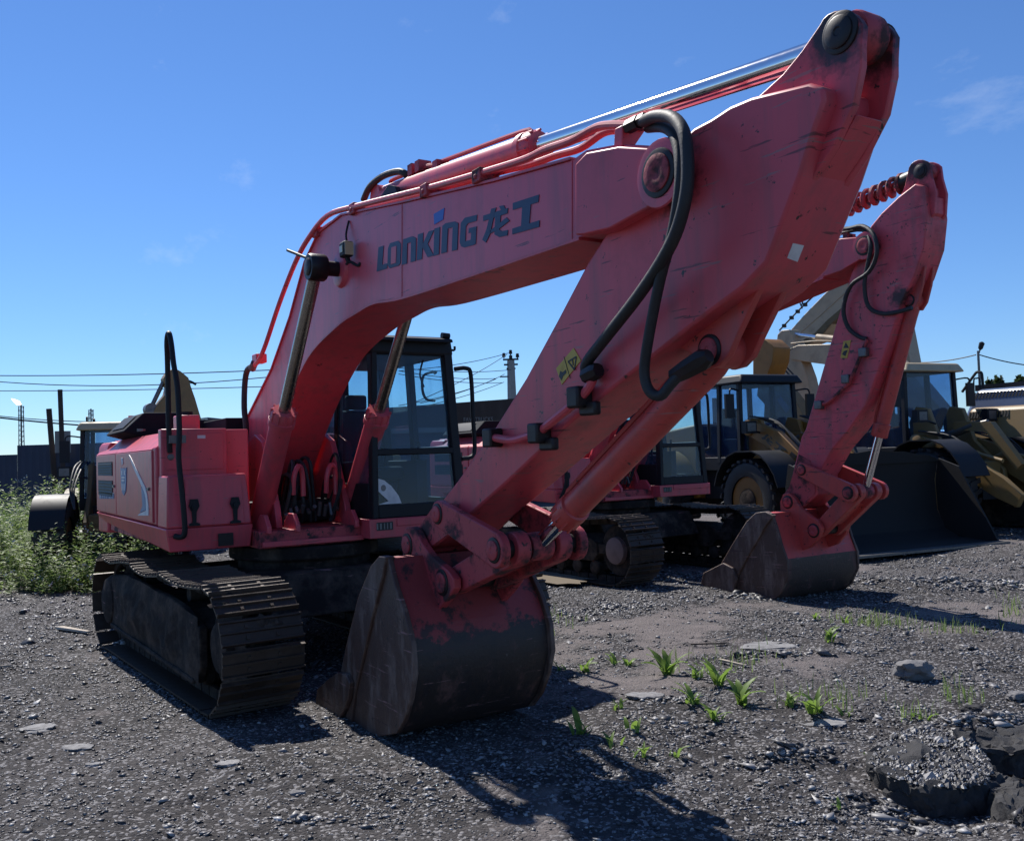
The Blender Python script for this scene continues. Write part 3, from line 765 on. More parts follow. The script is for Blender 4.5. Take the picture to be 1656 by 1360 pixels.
    pane([(x0 + .12, y1 - .03, 1.42), (-.2, y1 - .03, 1.42), (-.2, yr(2.8) - .03, 2.80), (x0 + .12, yr(2.8) - .03, 2.80)], (0, .006, 0))
    pane([(x0 + .05, y0 + .1, 1.95), (x0 + .05, y1 - .1, 1.95), (x0 + .05, yr(2.8) - .1, 2.80), (x0 + .05, yl(2.8) + .1, 2.80)], (.006, 0, 0))
    # seat, console, levers
    st = MB().box(-.55, -.05, .62, 1.10, 1.60, 1.74).hexa([(-.62, .62, 1.70), (-.48, .62, 1.70), (-.48, 1.10, 1.70), (-.62, 1.10, 1.70)], [(-.78, .66, 2.35), (-.68, .66, 2.35), (-.68, 1.06, 2.35), (-.78, 1.06, 2.35)])
    st.box(-.76, -.68, .74, .98, 2.36, 2.52)
    st.box(-.6, -.1, .66, 1.06, 1.28, 1.6)
    st.build('operator_seat', 'seat', cabo, bev=.03)
    cs = MB().box(-.5, .25, .46, .60, 1.30, 1.80).box(-.5, .2, 1.12, 1.24, 1.30, 1.80)
    cs.tube([(.15, .53, 1.8), (.18, .53, 1.98)], .02, 6).tube([(.12, 1.18, 1.8), (.15, 1.18, 1.98)], .02, 6).box(.42, .50, .44, .60, 1.9, 2.1).tube([(.46, .5, 1.4), (.46, .5, 1.9)], .02, 6)
    cs.build('control_console', 'seat', cabo, bev=.015)
    MB().tube([(x1 - .05, .95, 2.75), (x1 - .12, .95, 2.62), (x1 - .12, .99, 2.5)], .01, 6).build('wiper_arm', 'black', cabo)
    # grab rail on the far door side and loop mirror bracket
    MB().tube([(.70, y1 - .03, 2.68), (.70, y1 + .10, 2.69), (.70, y1 + .15, 2.62), (.70, y1 + .16, 2.2), (.70, y1 + .16, 1.85), (.70, y1 + .02, 1.80)], .022, 8).build('grab_rail', 'black', cabo)
    MB().tube([(.2, y1 + .0, 2.68), (.2, y1 + .02, 2.70), (.2, y1 - .12, 2.66), (.2, y1 - .14, 2.52), (.2, y1 - .10, 2.42), (.2, y1 - .0, 2.40)], .014, 6).build('mirror_bracket', 'black', cabo)
    if main:
        q = [(x1 - .028, p[0], p[1]) for p in [(y0 + .065, 1.405), (y0 + .30, 1.405), (y0 + .27, 1.48), (y0 + .20, 1.57), (y0 + .13, 1.625), (y0 + .065, 1.645), (y0 + .065, 1.53), (y0 + .14, 1.46), (y0 + .17, 1.43)]]
        stk = MB().prismv(q, (.004, 0, 0)).build('window_sticker', 'white', cabo)
        MB().prismv([(x1 - .024, y0 + .12 + .025 * math.cos(a * PI / 6), 1.555 + .03 * math.sin(a * PI / 6)) for a in range(12)], (.003, 0, 0)).build('sticker_mark', 'greyprint', cabo)

def build_under(root, slew, cover):
    u = MB()
    u.prism([(-1.0, .50), (1.0, .50), (.8, .86), (-.8, .86)], -.95, .95)
    u.box(-.55, .55, -1.0, 1.0, .42, .6)
    u.rev((0, 0, .84), (0, 0, 1), [(0, .62), (.10, .62), (.10, .70), (.22, .70)], 32)
    o = u.build('undercarriage', 'mud', root, bev=.02)
    o.rotation_euler = (0, 0, slew)
    build_track(root, -1.195, -1, slew, cover)
    build_track(root, 1.195 if not cover else 1.06, 1, slew, cover)

def build_front(root, sp, main):
    """boom, arm, bucket and their cylinders from outlines in x,z"""
    P = sp['pins']
    top, bot, nose = sp['boom_top'], sp['boom_bot'], sp['nose']
    poly = top + nose + bot
    bm_ = MB().prism(poly, -.235, .235)
    boom = bm_.build('boom', sp['mat_boom'], root, bev=.006)
    fl = MB()
    fl.sheet(top, -.25, .25, .014); fl.build('boom_top_plate', 'red', boom)
    MB().sheet(bot, -.252, .252, .016).build('boom_bottom_plate', 'red', boom)
    # nose cheek plates with the pivot boss
    for s in (-1, 1):
        MB().prism(sp['cheek'], s * .236, s * .275).build('boom_cheek', 'red', boom, bev=.008)
        MB().rev((P['pivot'][0], s * .275, P['pivot'][1]), (0, s, 0), [(0, .155), (.010, .15), (.012, .13)], 28).build('pivot_boss', sp['mat_boom'], boom)
        pin_cap(boom, P['pivot'], s * .288, s, .085, m_cap='red_worn')
    # weld seams
    w = MB()
    for a, b in sp['seams']:
        for s in (-1, 1): w.beam((a[0], s * .2355, a[1]), (b[0], s * .2355, b[1]), .007, .007)
    w.build('weld_seam', sp['mat_boom'], boom)
    # boom cylinder pin through the boom
    pb = P['boomcyl']
    MB().rev((pb[0], -.56, pb[1]), (0, 1, 0), [(.03, .055), (.04, .07), (.06, .07), (.06, .06), (1.06, .06), (1.06, .07), (1.08, .07), (1.09, .055)], 20).build('boom_cylinder_pin', 'grease', boom)
    for s in (-1, 1):
        MB().rev((pb[0], s * .236, pb[1]), (0, s, 0), [(0, .15), (.03, .135), (.035, .12)], 20).build('pin_boss', sp['mat_boom'], boom)
        hyd_cylinder(root, 'boom_cylinder', P['cylbase'], pb, sp['bsplit'], .100, .052, s * .445, 'red', 'rod_dirty', eyem='grease', eye=.07)
    # arm cylinder on top of the boom
    ac0, ac1 = P['ac0'], P['top']
    hyd_cylinder(root, 'arm_cylinder', ac0, ac1, sp['asplit'], .088, .053, 0.0, 'red', 'chrome', spring=sp['spring'], eye=.066)
    for s in (-1, 1): MB().prism(sp['acmount'], s * .11, s * .15).build('arm_cylinder_mount', 'black' if main else 'red', boom)
    # ---- arm
    arm = MB().prism(sp['arm'], -.185, .185).build('arm', sp['mat_arm'], root, bev=.014)
    for s in (-1, 1):
        MB().prism(sp['ear'], s * .075, s * .112).build('arm_ear', sp['mat_ear'], arm, bev=.006)
        pin_cap(arm, P['top'], s * .112, s, .062, m_cap='grease')
    MB().prism(sp['earfill'], -.074, .074).build('arm_front_plate', sp['mat_ear'], arm, bev=.004)
    MB().prism(sp['armboss'], -.13, .13).build('arm_pivot_lug', 'red', arm)
    for s in (-1, 1):
        MB().prism(sp['lug'], s * .055, s * .09).build('cylinder_lug', 'red_deep', arm, bev=.006)
        pin_cap(arm, P['bc0'], s * .09, s, .055, m_cap='red_worn')
    # tip boss
    MB().rev((P['tip'][0], -.20, P['tip'][1]), (0, 1, 0), [(0, .10), (.40, .10)], 24).build('arm_tip_boss', 'red_worn', arm)
    for s in (-1, 1):
        MB().prism(sp['tipplate'], s * .186, s * .192).build('arm_tip_plate', 'red_worn', arm)
    # ---- bucket cylinder, links
    hyd_cylinder(root, 'bucket_cylinder', P['bc0'], P['lcyl'], sp['csplit'], .078, .046, 0.0, 'red_deep', 'chrome', base=.054)
    lk = None
    for s in (-1, 1):
        o = MB().prism(stadium(P['larm'], P['lcyl'], .085, .105), s * .245, s * .30).build('side_link', 'red_worn' if main else 'red_deep', root, bev=.008)
        pin_cap(o, P['larm'], s * .30, s, .052); pin_cap(o, P['lcyl'], s * .30, s, .058)
    MB().rev((P['lcyl'][0], -.245, P['lcyl'][1]), (0, 1, 0), [(0, .055), (.49, .055)], 16).build('link_pin', 'grease', root)
    h = MB()
    for s in (-1, 1): h.prism(stadium(P['lcyl'], P['blink'], .10, .085), s * .10, s * .19)
    a, b = P['lcyl'], P['blink']
    h.beam(Vector((a[0], 0, a[1])).lerp(Vector((b[0], 0, b[1])), .22), Vector((a[0], 0, a[1])).lerp(Vector((b[0], 0, b[1])), .85), .24, .07, up=(0, 1, 0)) if False else None
    q0 = Vector((a[0], 0, a[1])).lerp(Vector((b[0], 0, b[1])), .25); q1 = Vector((a[0], 0, a[1])).lerp(Vector((b[0], 0, b[1])), .8)
    h.beam(q0, q1, .26, .09)
    h.build('bucket_link', 'red_worn' if main else 'red_deep', root, bev=.008)
    # ---- bucket
    yb = sp['yb']
    bucket = MB().sheet(sp['back_lo'], yb[0] + .035, yb[1] - .035, -.03).build('bucket', 'bucket_wear' if main else 'bucket_back', root)
    for (ya, ybb) in ((yb[0], yb[0] + .035), (yb[1] - .035, yb[1])):
        MB().prism(sp['bside'], ya, ybb).build('bucket_side', 'rust', bucket, bev=.006)
    MB().sheet(sp['back_hi'], yb[0] + .035, yb[1] - .035, -.03).build('bucket_back_plate', 'bucket_wear' if main else 'red_deep', bucket)
    for (ya, ybb) in ((yb[0] - .022, yb[0] + .05), (yb[1] - .05, yb[1] + .022)):      # thick leading edges
        MB().strip(sp['edge_o'], sp['edge_i'], ya, ybb).build('side_edge_plate', 'rust', bucket, bev=.008)
    for (ya, ybb) in ((yb[0] - .06, yb[0] - .022), (yb[1] + .022, yb[1] + .06)):
        MB().prism(sp['cutter'], ya, ybb).build('side_cutter', 'rust', bucket, bev=.008)
    e0, e1 = sp['lip']
    MB().beam((e0[0], yb[0], e0[1]), (e0[0], yb[1], e0[1]), .16, .045, up=(0, 0, 1)).build('cutting_edge', 'rust', bucket)
    for k in range(5):
        y = yb[0] + .06 + (yb[1] - yb[0] - .12) * k / 4
        MB().hexa([(e0[0] + .06, y - .05, e0[1] - .04), (e0[0] + .06, y + .05, e0[1] - .04), (e0[0] + .06, y + .05, e0[1] + .06), (e0[0] + .06, y - .05, e0[1] + .06)],
                  [(e1[0], y - .03, e1[1]), (e1[0], y + .03, e1[1]), (e1[0], y + .03, e1[1] + .02), (e1[0], y - .03, e1[1] + .02)]).build('bucket_tooth', 'rust', bucket, bev=.005)
    for s in (-1, 1):
        o = MB().prism(sp['bear'], s * .205, s * .262).build('bucket_ear', 'red_worn' if main else 'red_deep', bucket, bev=.008)
        pin_cap(bucket, P['tip'], s * .262, s, .062); pin_cap(bucket, P['blink'], s * .262, s, .066)
    MB().rev((P['blink'][0], -.205, P['blink'][1]), (0, 1, 0), [(0, .06), (.41, .06)], 16).build('bucket_pin', 'grease', bucket)
    return boom, arm

# ------------------------------------------------------------------ the large red excavator in front
def pxz(o):
    """outline drawn along sight lines, met with a plane y, in the machine's own frame"""
    def f(pts, y): return xz(pts, y + o[1], o)
    return f

O1 = (0.0, 0.0, 0.0)
f1 = pxz(O1)
def one(f, p, y): return f([p], y)[0]
sp1 = dict(mat_boom='red', mat_arm='red', spring=False, bsplit=.52, asplit=.50, csplit=.83, yb=(-.53, .53))
P1 = dict(pivot=one(f1, (1053, 278), -.33), top=one(f1, (1355, 52), -.125), tip=one(f1, (657, 881), -.27), blink=one(f1, (713, 942), -.27),
          larm=one(f1, (705, 831), -.31), lcyl=one(f1, (796, 890), -.31), bc0=one(f1, (1145, 566), -.10), boomcyl=one(f1, (501, 432), -.50),
          cylbase=one(f1, (413, 872), -.445), ac0=one(f1, (622, 320), 0))
sp1['pins'] = P1
sp1['boom_top'] = f1([(384, 735), (393, 692), (440, 598), (470, 513), (494, 425), (516, 378), (553, 349), (650, 329), (800, 294), (925, 259)], -.235)
sp1['nose'] = f1([(948, 243), (1000, 233), (1074, 237), (1097, 255), (1102, 285), (1089, 309), (1063, 331), (985, 374)], -.235)
sp1['boom_bot'] = f1([(940, 384), (922, 390), (800, 432), (655, 480), (607, 489), (578, 505), (551, 523), (511, 562), (488, 600), (462, 660), (446, 705), (428, 766), (381, 766)], -.235)
sp1['boom_bot'] = curve2(sp1['boom_bot'], 2, 9, 5)
sp1['cheek'] = f1([(930, 266), (948, 247), (1000, 237), (1073, 241), (1094, 257), (1099, 285), (1086, 306), (1060, 329), (985, 370), (942, 380), (930, 380)], -.275)
sp1['seams'] = [tuple(f1([(650, 330), (650, 481)], -.235)), tuple(f1([(925, 260), (925, 388)], -.235)), tuple(f1([(962, 268), (1008, 278)], -.235))]
sp1['acmount'] = f1([(596, 346), (612, 330), (632, 300), (642, 302), (655, 335), (660, 340)], -.13)
sp1['arm'] = f1([(1331, 141), (1308, 134), (1215, 157), (1180, 172), (1150, 192), (1122, 207), (1100, 228), (1075, 262), (1000, 345), (950, 425), (900, 520), (850, 612), (800, 692), (740, 777), (700, 828), (678, 853), (655, 880), (672, 890), (696, 887), (730, 862), (751, 840), (817, 782), (927, 679), (1036, 591), (1140, 510), (1200, 466), (1239, 425), (1262, 365), (1294, 281), (1318, 205), (1333, 163)], -.185)
sp1['ear'] = f1(circ(1356, 52, 37, 200, 340, 8)[::1] + [(1389, 75), (1389, 105), (1376, 170), (1342, 240), (1305, 296), (1262, 350), (1215, 330), (1180, 190), (1225, 153), (1262, 119), (1292, 82)], -.125)
sp1['earfill'] = f1([(1373, 182), (1340, 240), (1303, 296), (1262, 348), (1230, 330), (1290, 200)], -.125)
sp1['mat_ear'] = 'red_ear'
sp1['armboss'] = stadium(P1['pivot'], one(f1, (1150, 330), -.1), .20, .30)
sp1['lug'] = f1([(1234, 452), (1212, 500), (1192, 542), (1178, 575), (1162, 592), (1144, 597), (1128, 588), (1118, 572), (1085, 556), (1140, 512), (1200, 468)], -.09)
sp1['tipplate'] = f1([(705, 812), (680, 849), (658, 880), (672, 889), (694, 886), (728, 861), (748, 840), (742, 815)], -.192)
sp1['bside'] = f1([(628, 903), (638, 945), (654, 992), (666, 1042), (669, 1090), (663, 1130), (653, 1165), (641, 1186), (612, 1191), (575, 1184), (545, 1172), (548, 1110), (562, 1045), (582, 965), (602, 914), (616, 902)], -.53)
sp1['back_hi'] = f1([(616, 901), (628, 903), (638, 945), (654, 992), (660, 1015)], -.51)
sp1['back_lo'] = f1([(660, 1015), (666, 1042), (669, 1090), (663, 1130), (653, 1165), (641, 1186), (612, 1191), (575, 1184), (545, 1172)], -.51)
for k in ('back_hi', 'back_lo'):      # plates lie just inside the side plates' rim
    pass
sp1['edge_o'] = f1([(612, 899), (598, 916), (578, 966), (558, 1046), (544, 1112), (541, 1170)], -.555)
sp1['edge_i'] = f1([(622, 901), (618, 930), (604, 985), (588, 1055), (573, 1118), (566, 1178)], -.555)
sp1['cutter'] = f1([(512, 1143), (515, 1115), (532, 1098), (548, 1087), (562, 1089), (568, 1103), (566, 1127), (560, 1145), (550, 1166), (530, 1162)], -.575)
sp1['lip'] = (one(f1, (556, 1172), -.53), one(f1, (516, 1168), -.53))
sp1['bear'] = f1([(649, 868), (656, 853), (665, 852), (672, 858), (682, 879), (696, 899), (710, 911), (725, 924), (733, 936), (734, 952), (725, 966), (706, 990), (690, 1012), (664, 1000), (645, 950), (638, 905), (651, 898)], -.262)
def q3(p, y): return (p[0], y, p[1])
M['red_ear'] = surf('greasy_red_paint', RED, 0.42, amt=0.5, scale=3, dirt=(0.06, 0.03, 0.03), chips=0.08, scratch=.06, drip=.6, stains=[(q3(P1['top'], -.112), .40), (q3(P1['top'], .06), .42)])  # grease round the pin; second stain paints in the shade between the ears
M['red_arm'] = surf('weathered_red_paint', RED, 0.42, amt=0.45, scale=2.6, lo=0.52, hi=0.8, chips=0.07, scratch=.035, drip=.55, var=.22, dirt=(0.13, 0.06, 0.06), stains=[(q3(P1['pivot'], -.185), .42), (q3(P1['bc0'], -.17), .20), (q3(P1['tip'], -.185), .30), (q3(P1['larm'], -.185), .22)])
M['red_boom'] = surf('sun_faded_red_paint', (0.70, 0.095, 0.130), 0.36, amt=0.3, scale=2.0, lo=0.55, hi=0.85, chips=0.03, scratch=.01, drip=.45, var=.2, dirt=(0.13, 0.06, 0.06), stains=[(q3(P1['boomcyl'], -.235), .22)])
sp1['mat_arm'] = 'red_arm'; sp1['mat_boom'] = 'red_boom'
R1 = thing('excavator', 'large red excavator in front with dark blue lettering on its boom', 'excavator', O1, 0, 'red excavators')
build_under(R1, 0.0665, True)
build_house(R1, True)
boom1, arm1 = build_front(R1, sp1, True)

# ---- lettering on the boom
YT = -.236
def tp(cx, cy):
    q = YP(540 + cx / 2.76, 160 + cy / 2.76, YT); return (q.x, q.z)
def letters(polys, m, name, parent, y=YT, t=.003):
    mb = MB()
    for k, p in enumerate(polys): mb.prism([tp(*a) for a in p], y - t - .0004 * (k % 3), y + .001)
    return mb.build(name, m, parent)
Lp = [
    [(192, 772), (238, 758), (240, 734), (217, 741), (223, 656), (200, 663)],
    # O
    [(243, 668), (252, 645), (288, 634), (300, 648), (298, 735), (288, 746), (250, 757), (240, 742)],
    # n
    [(304, 742), (310, 628), (352, 614), (368, 622), (366, 724), (344, 730), (346, 640), (329, 646), (327, 736)],
    # K
    [(371, 722), (376, 606), (400, 598), (398, 648), (424, 592), (448, 586), (420, 648), (446, 700), (420, 708), (397, 664), (394, 716)],
    # i
    [(446, 702), (450, 580), (474, 573), (470, 695)],
    # n
    [(481, 691), (486, 568), (500, 556), (540, 548), (556, 556), (552, 674), (528, 680), (532, 574), (510, 580), (505, 685)],
    # G
    [(563, 640), (568, 555), (585, 532), (640, 518), (638, 545), (600, 556), (590, 570), (588, 636), (612, 630), (614, 598), (602, 600), (604, 578), (638, 570), (634, 648), (622, 654), (584, 664), (570, 660)],
    # dragon character
    [(668, 522), (778, 488), (776, 512), (668, 547)], [(704, 492), (726, 486), (712, 540), (700, 600), (680, 642), (664, 630), (684, 580), (694, 535)],
    [(738, 480), (760, 476), (770, 500), (752, 504)], [(722, 530), (746, 522), (740, 585), (752, 592), (778, 586), (776, 610), (740, 618), (718, 606)],
    [(772, 530), (786, 545), (740, 580), (700, 602), (698, 590), (735, 560)],
    # work character
    [(800, 466), (917, 428), (914, 462), (800, 497)], [(842, 484), (880, 472), (872, 575), (836, 588)], [(798, 580), (919, 543), (918, 572), (798, 606)],
]
letters(Lp, 'navyprint', 'boom_lettering', boom1)
letters([[(259, 664), (281, 657), (279, 732), (257, 740)]], 'red', 'letter_opening', boom1, y=YT - .0045, t=.0015)
letters([[(447, 515), (494, 488), (488, 540), (449, 562)]], 'blueprint', 'logo_flag', boom1)

# ---- stickers on the arm
YA = -.186
def q4(pts, y): return [(YP(p[0], p[1], y).x, YP(p[0], p[1], y).z) for p in pts]
wst = MB().prism(q4([(900, 596), (928, 563), (940, 583), (909, 622)], YA), YA - .003, YA + .001).build('warning_sticker', 'yellowprint', arm1)
tr_ = MB()
T = [(919, 585), (932, 577), (929, 598)]
for i in range(3):
    a = YP(*T[i], YA - .004); b = YP(*T[(i + 1) % 3], YA - .004); tr_.beam(a, b, .004, .008)
a = YP(926, 582, YA - .004); b = YP(927, 591, YA - .004); tr_.beam(a, b, .004, .008)
tr_.prism(q4([(907, 600), (911, 602), (916, 598), (917, 603), (912, 608), (909, 615), (905, 609)], YA), YA - .005, YA - .002)
a = YP(912, 577, YA - .004); b = YP(922, 612, YA - .004); tr_.beam(a, b, .003, .003)
tr_.build('warning_symbols', 'blackprint', wst)
# white paper square stuck on the arm's front plate
fp0 = Vector((sp1['arm'][-4][0], 0, sp1['arm'][-4][1])); fp1 = Vector((sp1['arm'][-3][0], 0, sp1['arm'][-3][1]))
d = (fp1 - fp0).normalized(); nrm = Vector((d.z, 0, -d.x))
if nrm.x < 0: nrm = -nrm
nv = RT; rr = ray(1286, 408); t = (fp0 - CAM).dot(nrm) / rr.dot(nrm); c = CAM + rr * t
sy = Vector((0, 1, 0)) * .033; sd_ = d * .035
MB().prismv([c - sy - sd_ * .8, c + sy - sd_ * 1.1, c + sy + sd_ * .9, c - sy + sd_], nrm * .002).build('paper_square', 'white', arm1)

# ---- pipes along the top of the boom
def at3(lst): return [YP(a, b, y) for (a, b, y) in lst]
pp = at3([(409, 592, -.33), (418, 584, -.33), (430, 556, -.33), (452, 490, -.31), (478, 424, -.29), (500, 384, -.28), (530, 349, -.26), (576, 334, -.25), (700, 303, -.24), (800, 274, -.24), (850, 258, -.24), (882, 243, -.24), (925, 228, -.24), (962, 208, -.22), (985, 203, -.22), (1022, 203, -.22)])
MB().tube(pp, .022, 10).build('boom_pipe', 'red', boom1)
pp2 = at3([(520, 372, -.20), (545, 356, -.18), (580, 341, -.17), (700, 311, -.16), (800, 281, -.16), (860, 266, -.16), (900, 252, -.16), (940, 240, -.15), (975, 216, -.14), (1000, 211, -.14), (1030, 210, -.14)])
MB().tube(pp2, .020, 10).build('boom_pipe', 'red', boom1)
for (px, py) in ((514, 374), (574, 336), (691, 306), (777, 282)):
    a = YP(px, py, -.235); m_ = MB().box(a.x - .05, a.x + .05, -.27, -.13, a.z - .055, a.z + .03)
    m_.cyl((a.x, -.28, a.z - .02), (a.x, -.26, a.z - .02), .018, n=6)
    m_.build('pipe_clamp', 'red_worn', boom1, bev=.008)
a = YP(1012, 208, -.2); b = YP(1004, 250, -.2)
MB().hexa([(a.x - .05, -.245, b.z - .05), (a.x + .015, -.245, b.z - .05), (a.x + .015, -.225, b.z - .05), (a.x - .05, -.225, b.z - .05)],
          [(a.x - .03, -.245, a.z), (a.x + .03, -.245, a.z), (a.x + .03, -.1, a.z), (a.x - .03, -.1, a.z)]).build('pipe_bracket', 'red', boom1, bev=.005)
hf = MB()
for yy, dz in ((-.22, 0), (-.14, -.02)):
    a = YP(1022, 203, yy); hf.cyl((a.x - .03, yy, a.z + dz), (a.x + .05, yy, a.z + dz), .034, n=6).cyl((a.x + .06, yy, a.z + dz), (a.x + .10, yy, a.z + dz), .030, n=6)
hf.build('hose_coupling', 'grease', boom1)
# big hoses from the boom to the arm
h1 = at3([(1040, 197, -.22), (1062, 188, -.26), (1090, 192, -.31), (1108, 222, -.36), (1112, 290, -.38), (1102, 350, -.38), (1080, 405, -.36), (1035, 475, -.31), (975, 552, -.26), (950, 585, -.245), (948, 600, -.235), (962, 606, -.225)])
MB().tube(h1, .028, 12).build('hydraulic_hose', 'rubber', boom1)
h2 = at3([(1048, 207, -.16), (1075, 207, -.22), (1094, 228, -.28), (1100, 290, -.33), (1088, 375, -.34), (1068, 450, -.32), (1050, 540, -.29), (1042, 600, -.27), (1050, 632, -.26), (1068, 640, -.24), (1084, 622, -.22), (1100, 606, -.20), (1120, 596, -.18)])
MB().tube(h2, .025, 12).build('hydraulic_hose', 'rubber', boom1)
rg = MB()
for hh, rad in ((h1, .036), (h2, .032)):
    pass
# hydraulic pipe on the arm's side with its clamps and flange
ap = at3([(800, 708, -.24), (828, 712, -.24), (850, 707, -.24), (872, 698, -.24), (900, 676, -.24), (935, 647, -.24), (955, 622, -.235), (958, 608, -.23)])
MB().tube(ap, .024, 10).build('arm_pipe', 'red', arm1)
a = YP(797, 708, -.23)
MB().box(a.x - .055, a.x + .045, -.275, -.186, a.z - .055, a.z + .055).build('pipe_flange', 'grease', arm1, bev=.01)
for (px, py) in ((873, 699), (938, 641)):
    a = YP(px, py, -.23)
    MB().box(a.x - .05, a.x + .05, -.285, -.186, a.z - .06, a.z + .05).box(a.x - .02, a.x + .12, -.23, -.186, a.z - .10, a.z - .03).build('pipe_clamp', 'grease', arm1, bev=.012)
a = YP(962, 604, -.22); MB().rev(a - Vector((.0, .02, 0)), (1, 0, .2), [(-.05, .04), (.03, .045), (.06, .035)], 8).build('hose_coupling', 'grease', arm1)
a = YP(1105, 600, -.19); MB().rev(a, (1, .1, .35), [(-.06, .036), (.02, .045), (.12, .05), (.16, .03)], 8).build('hose_coupling', 'grease', arm1)
# hose with steel elbows at the boom's foot, both sides
for s in (-1, 1):
    L_ = at3([(409, 592, -.33), (400, 599, -.33), (396, 620, -.34), (395, 660, -.36), (398, 695, -.36), (393, 720, -.36), (383, 731, -.36)])
    L2 = at3([(383, 731, -.36), (375, 728, -.36), (370, 716, -.36), (362, 706, -.36), (354, 712, -.36)])
    fl = [Vector((p.x, p.y * -s, p.z)) for p in L_]; f2 = [Vector((p.x, p.y * -s, p.z)) for p in L2]
    MB().tube(fl, .030, 10).build('hydraulic_hose', 'rubber', boom1)
    MB().tube(f2, .026, 10).build('steel_elbow', 'steel', boom1)
a = YP(420, 580, -.28); MB().box(a.x - .05, a.x + .10, -.345, -.236, a.z - .05, a.z + .04).build('pipe_clamp', 'red', boom1, bev=.01)
a = YP(410, 591, -.33); MB().rev(a + Vector((-.05, 0, -.03)), (1, 0, .6), [(0, .038), (.10, .038)], 8).build('hose_coupling', 'steel', boom1)
# hose loop and pipe at the arm cylinder's foot
hh = at3([(588, 324, -.10), (598, 303, -.10), (618, 286, -.08), (642, 278, -.05), (655, 281, -.03), (660, 290, 0)])
MB().tube(hh, .026, 10).build('hydraulic_hose', 'rubber', boom1)
gp = MB()
gp.tube(at3([(660, 281, 0), (676, 275, 0), (690, 270, 0), (702, 268, 0), (712, 266, 0)]), .02, 8)
for (px, py) in ((672, 274), (684, 268), (713, 268)):
    a = YP(px, py, 0); gp.box(a.x - .035, a.x + .035, -.05, .05, a.z - .05, a.z + .03)
gp.build('cylinder_port', 'red_worn', boom1)
# work lamp on its bracket
a = YP(560, 404, -.30)
wl = MB().box(a.x - .055, a.x + .055, -.34, -.26, a.z - .06, a.z + .06).build('work_lamp', 'black', boom1, bev=.015)
MB().hexa([(a.x + .056, -.335, a.z - .05), (a.x + .060, -.335, a.z - .05), (a.x + .060, -.265, a.z - .05), (a.x + .056, -.265, a.z - .05)],
          [(a.x + .056, -.335, a.z + .05), (a.x + .060, -.335, a.z + .05), (a.x + .060, -.265, a.z + .05), (a.x + .056, -.265, a.z + .05)]).build('lamp_lens', 'lampglass', wl)
MB().box(a.x - .028, a.x + .028, -.346, -.341, a.z - .026, a.z + .026).build('lamp_face', 'lampglass', wl)
MB().tube([(a.x - .05, -.28, a.z - .10), (a.x + .03, -.28, a.z - .10), (a.x + .10, -.25, a.z - .14), (a.x + .12, -.236, a.z - .12)], .012, 6).tube([(a.x - .03, -.28, a.z + .06), (a.x - .07, -.27, a.z + .14), (a.x - .08, -.24, a.z + .25)], .008, 6).tube([(a.x, -.30, a.z - .05), (a.x, -.28, a.z - .10)], .02, 6).build('lamp_bracket', 'black', wl)
# thin stay by the cylinder pin
MB().cyl(YP(465, 405, -.55), YP(495, 417, -.50), .012, n=8).build('grease_line', 'black', boom1)

# ------------------------------------------------------------------ the second red excavator
O2 = (-3.0, 6.05, 0.0)
f2 = pxz(O2)
P2 = dict(pivot=one(f2, (1393, 397), -.33), top=one(f2, (1487, 277), -.125), tip=one(f2, (1273, 812), -.27), blink=one(f2, (1315, 858), -.27),
          larm=one(f2, (1295, 760), -.31), lcyl=one(f2, (1370, 797), -.31), bc0=one(f2, (1478, 487), 0), cylbase=P1['cylbase'])
F1 = (-.40, 1.85); F2 = (-.40, 1.85)
bs = lambda pts: sim(pts, F1, P1['pivot'], F2, P2['pivot'])
P2['boomcyl'] = bs([P1['boomcyl']])[0]; P2['ac0'] = bs([P1['ac0']])[0]
sp2 = dict(pins=P2, mat_boom='red', mat_arm='red', spring=True, bsplit=.55, asplit=.52, csplit=.70, yb=(-.60, .70))
for k in ('boom_top', 'nose', 'boom_bot', 'cheek', 'acmount'): sp2[k] = bs(sp1[k])
sp2['seams'] = [tuple(bs(list(s))) for s in sp1['seams']]
sp2['arm'] = f2([(1494, 301), (1480, 297), (1452, 319), (1447, 324), (1425, 345), (1408, 366), (1395, 400), (1376, 443), (1349, 534), (1303, 693), (1296, 706), (1277, 785), (1266, 800), (1280, 822), (1298, 821), (1322, 800), (1322, 770), (1345, 728), (1372, 696), (1400, 655), (1438, 552), (1458, 488), (1478, 448), (1494, 400), (1499, 350)], -.185)
sp2['ear'] = f2(circ(1487, 278, 20, 200, 320, 6) + [(1505, 285), (1512, 310), (1510, 345), (1490, 370), (1465, 355), (1452, 325), (1462, 300)], -.125)
sp2['earfill'] = f2([(1508, 318), (1508, 344), (1490, 368), (1466, 352), (1480, 310)], -.125)
sp2['mat_ear'] = 'red_ear2'
sp2['armboss'] = stadium(P2['pivot'], one(f2, (1430, 420), -.1), .2, .3)
sp2['lug'] = f2([(1482, 440), (1470, 462), (1462, 478), (1461, 491), (1468, 501), (1477, 501), (1485, 488), (1492, 460), (1496, 430)], -.09)
sp2['tipplate'] = f2([(1292, 735), (1277, 785), (1269, 800), (1281, 820), (1297, 819), (1318, 798), (1318, 770), (1310, 745)], -.192)
sp2['bside'] = f2([(1248, 830), (1256, 852), (1264, 882), (1273, 907), (1273, 935), (1263, 960), (1245, 976), (1216, 974), (1192, 965), (1164, 956), (1150, 942), (1171, 911), (1192, 875), (1213, 841), (1232, 829)], -.60)
sp2['back_hi'] = f2([(1232, 829), (1248, 830), (1256, 852), (1264, 882), (1272, 904)], -.58)
sp2['back_lo'] = f2([(1272, 904), (1274, 935), (1263, 960), (1245, 976), (1216, 974), (1192, 965), (1164, 956)], -.58)
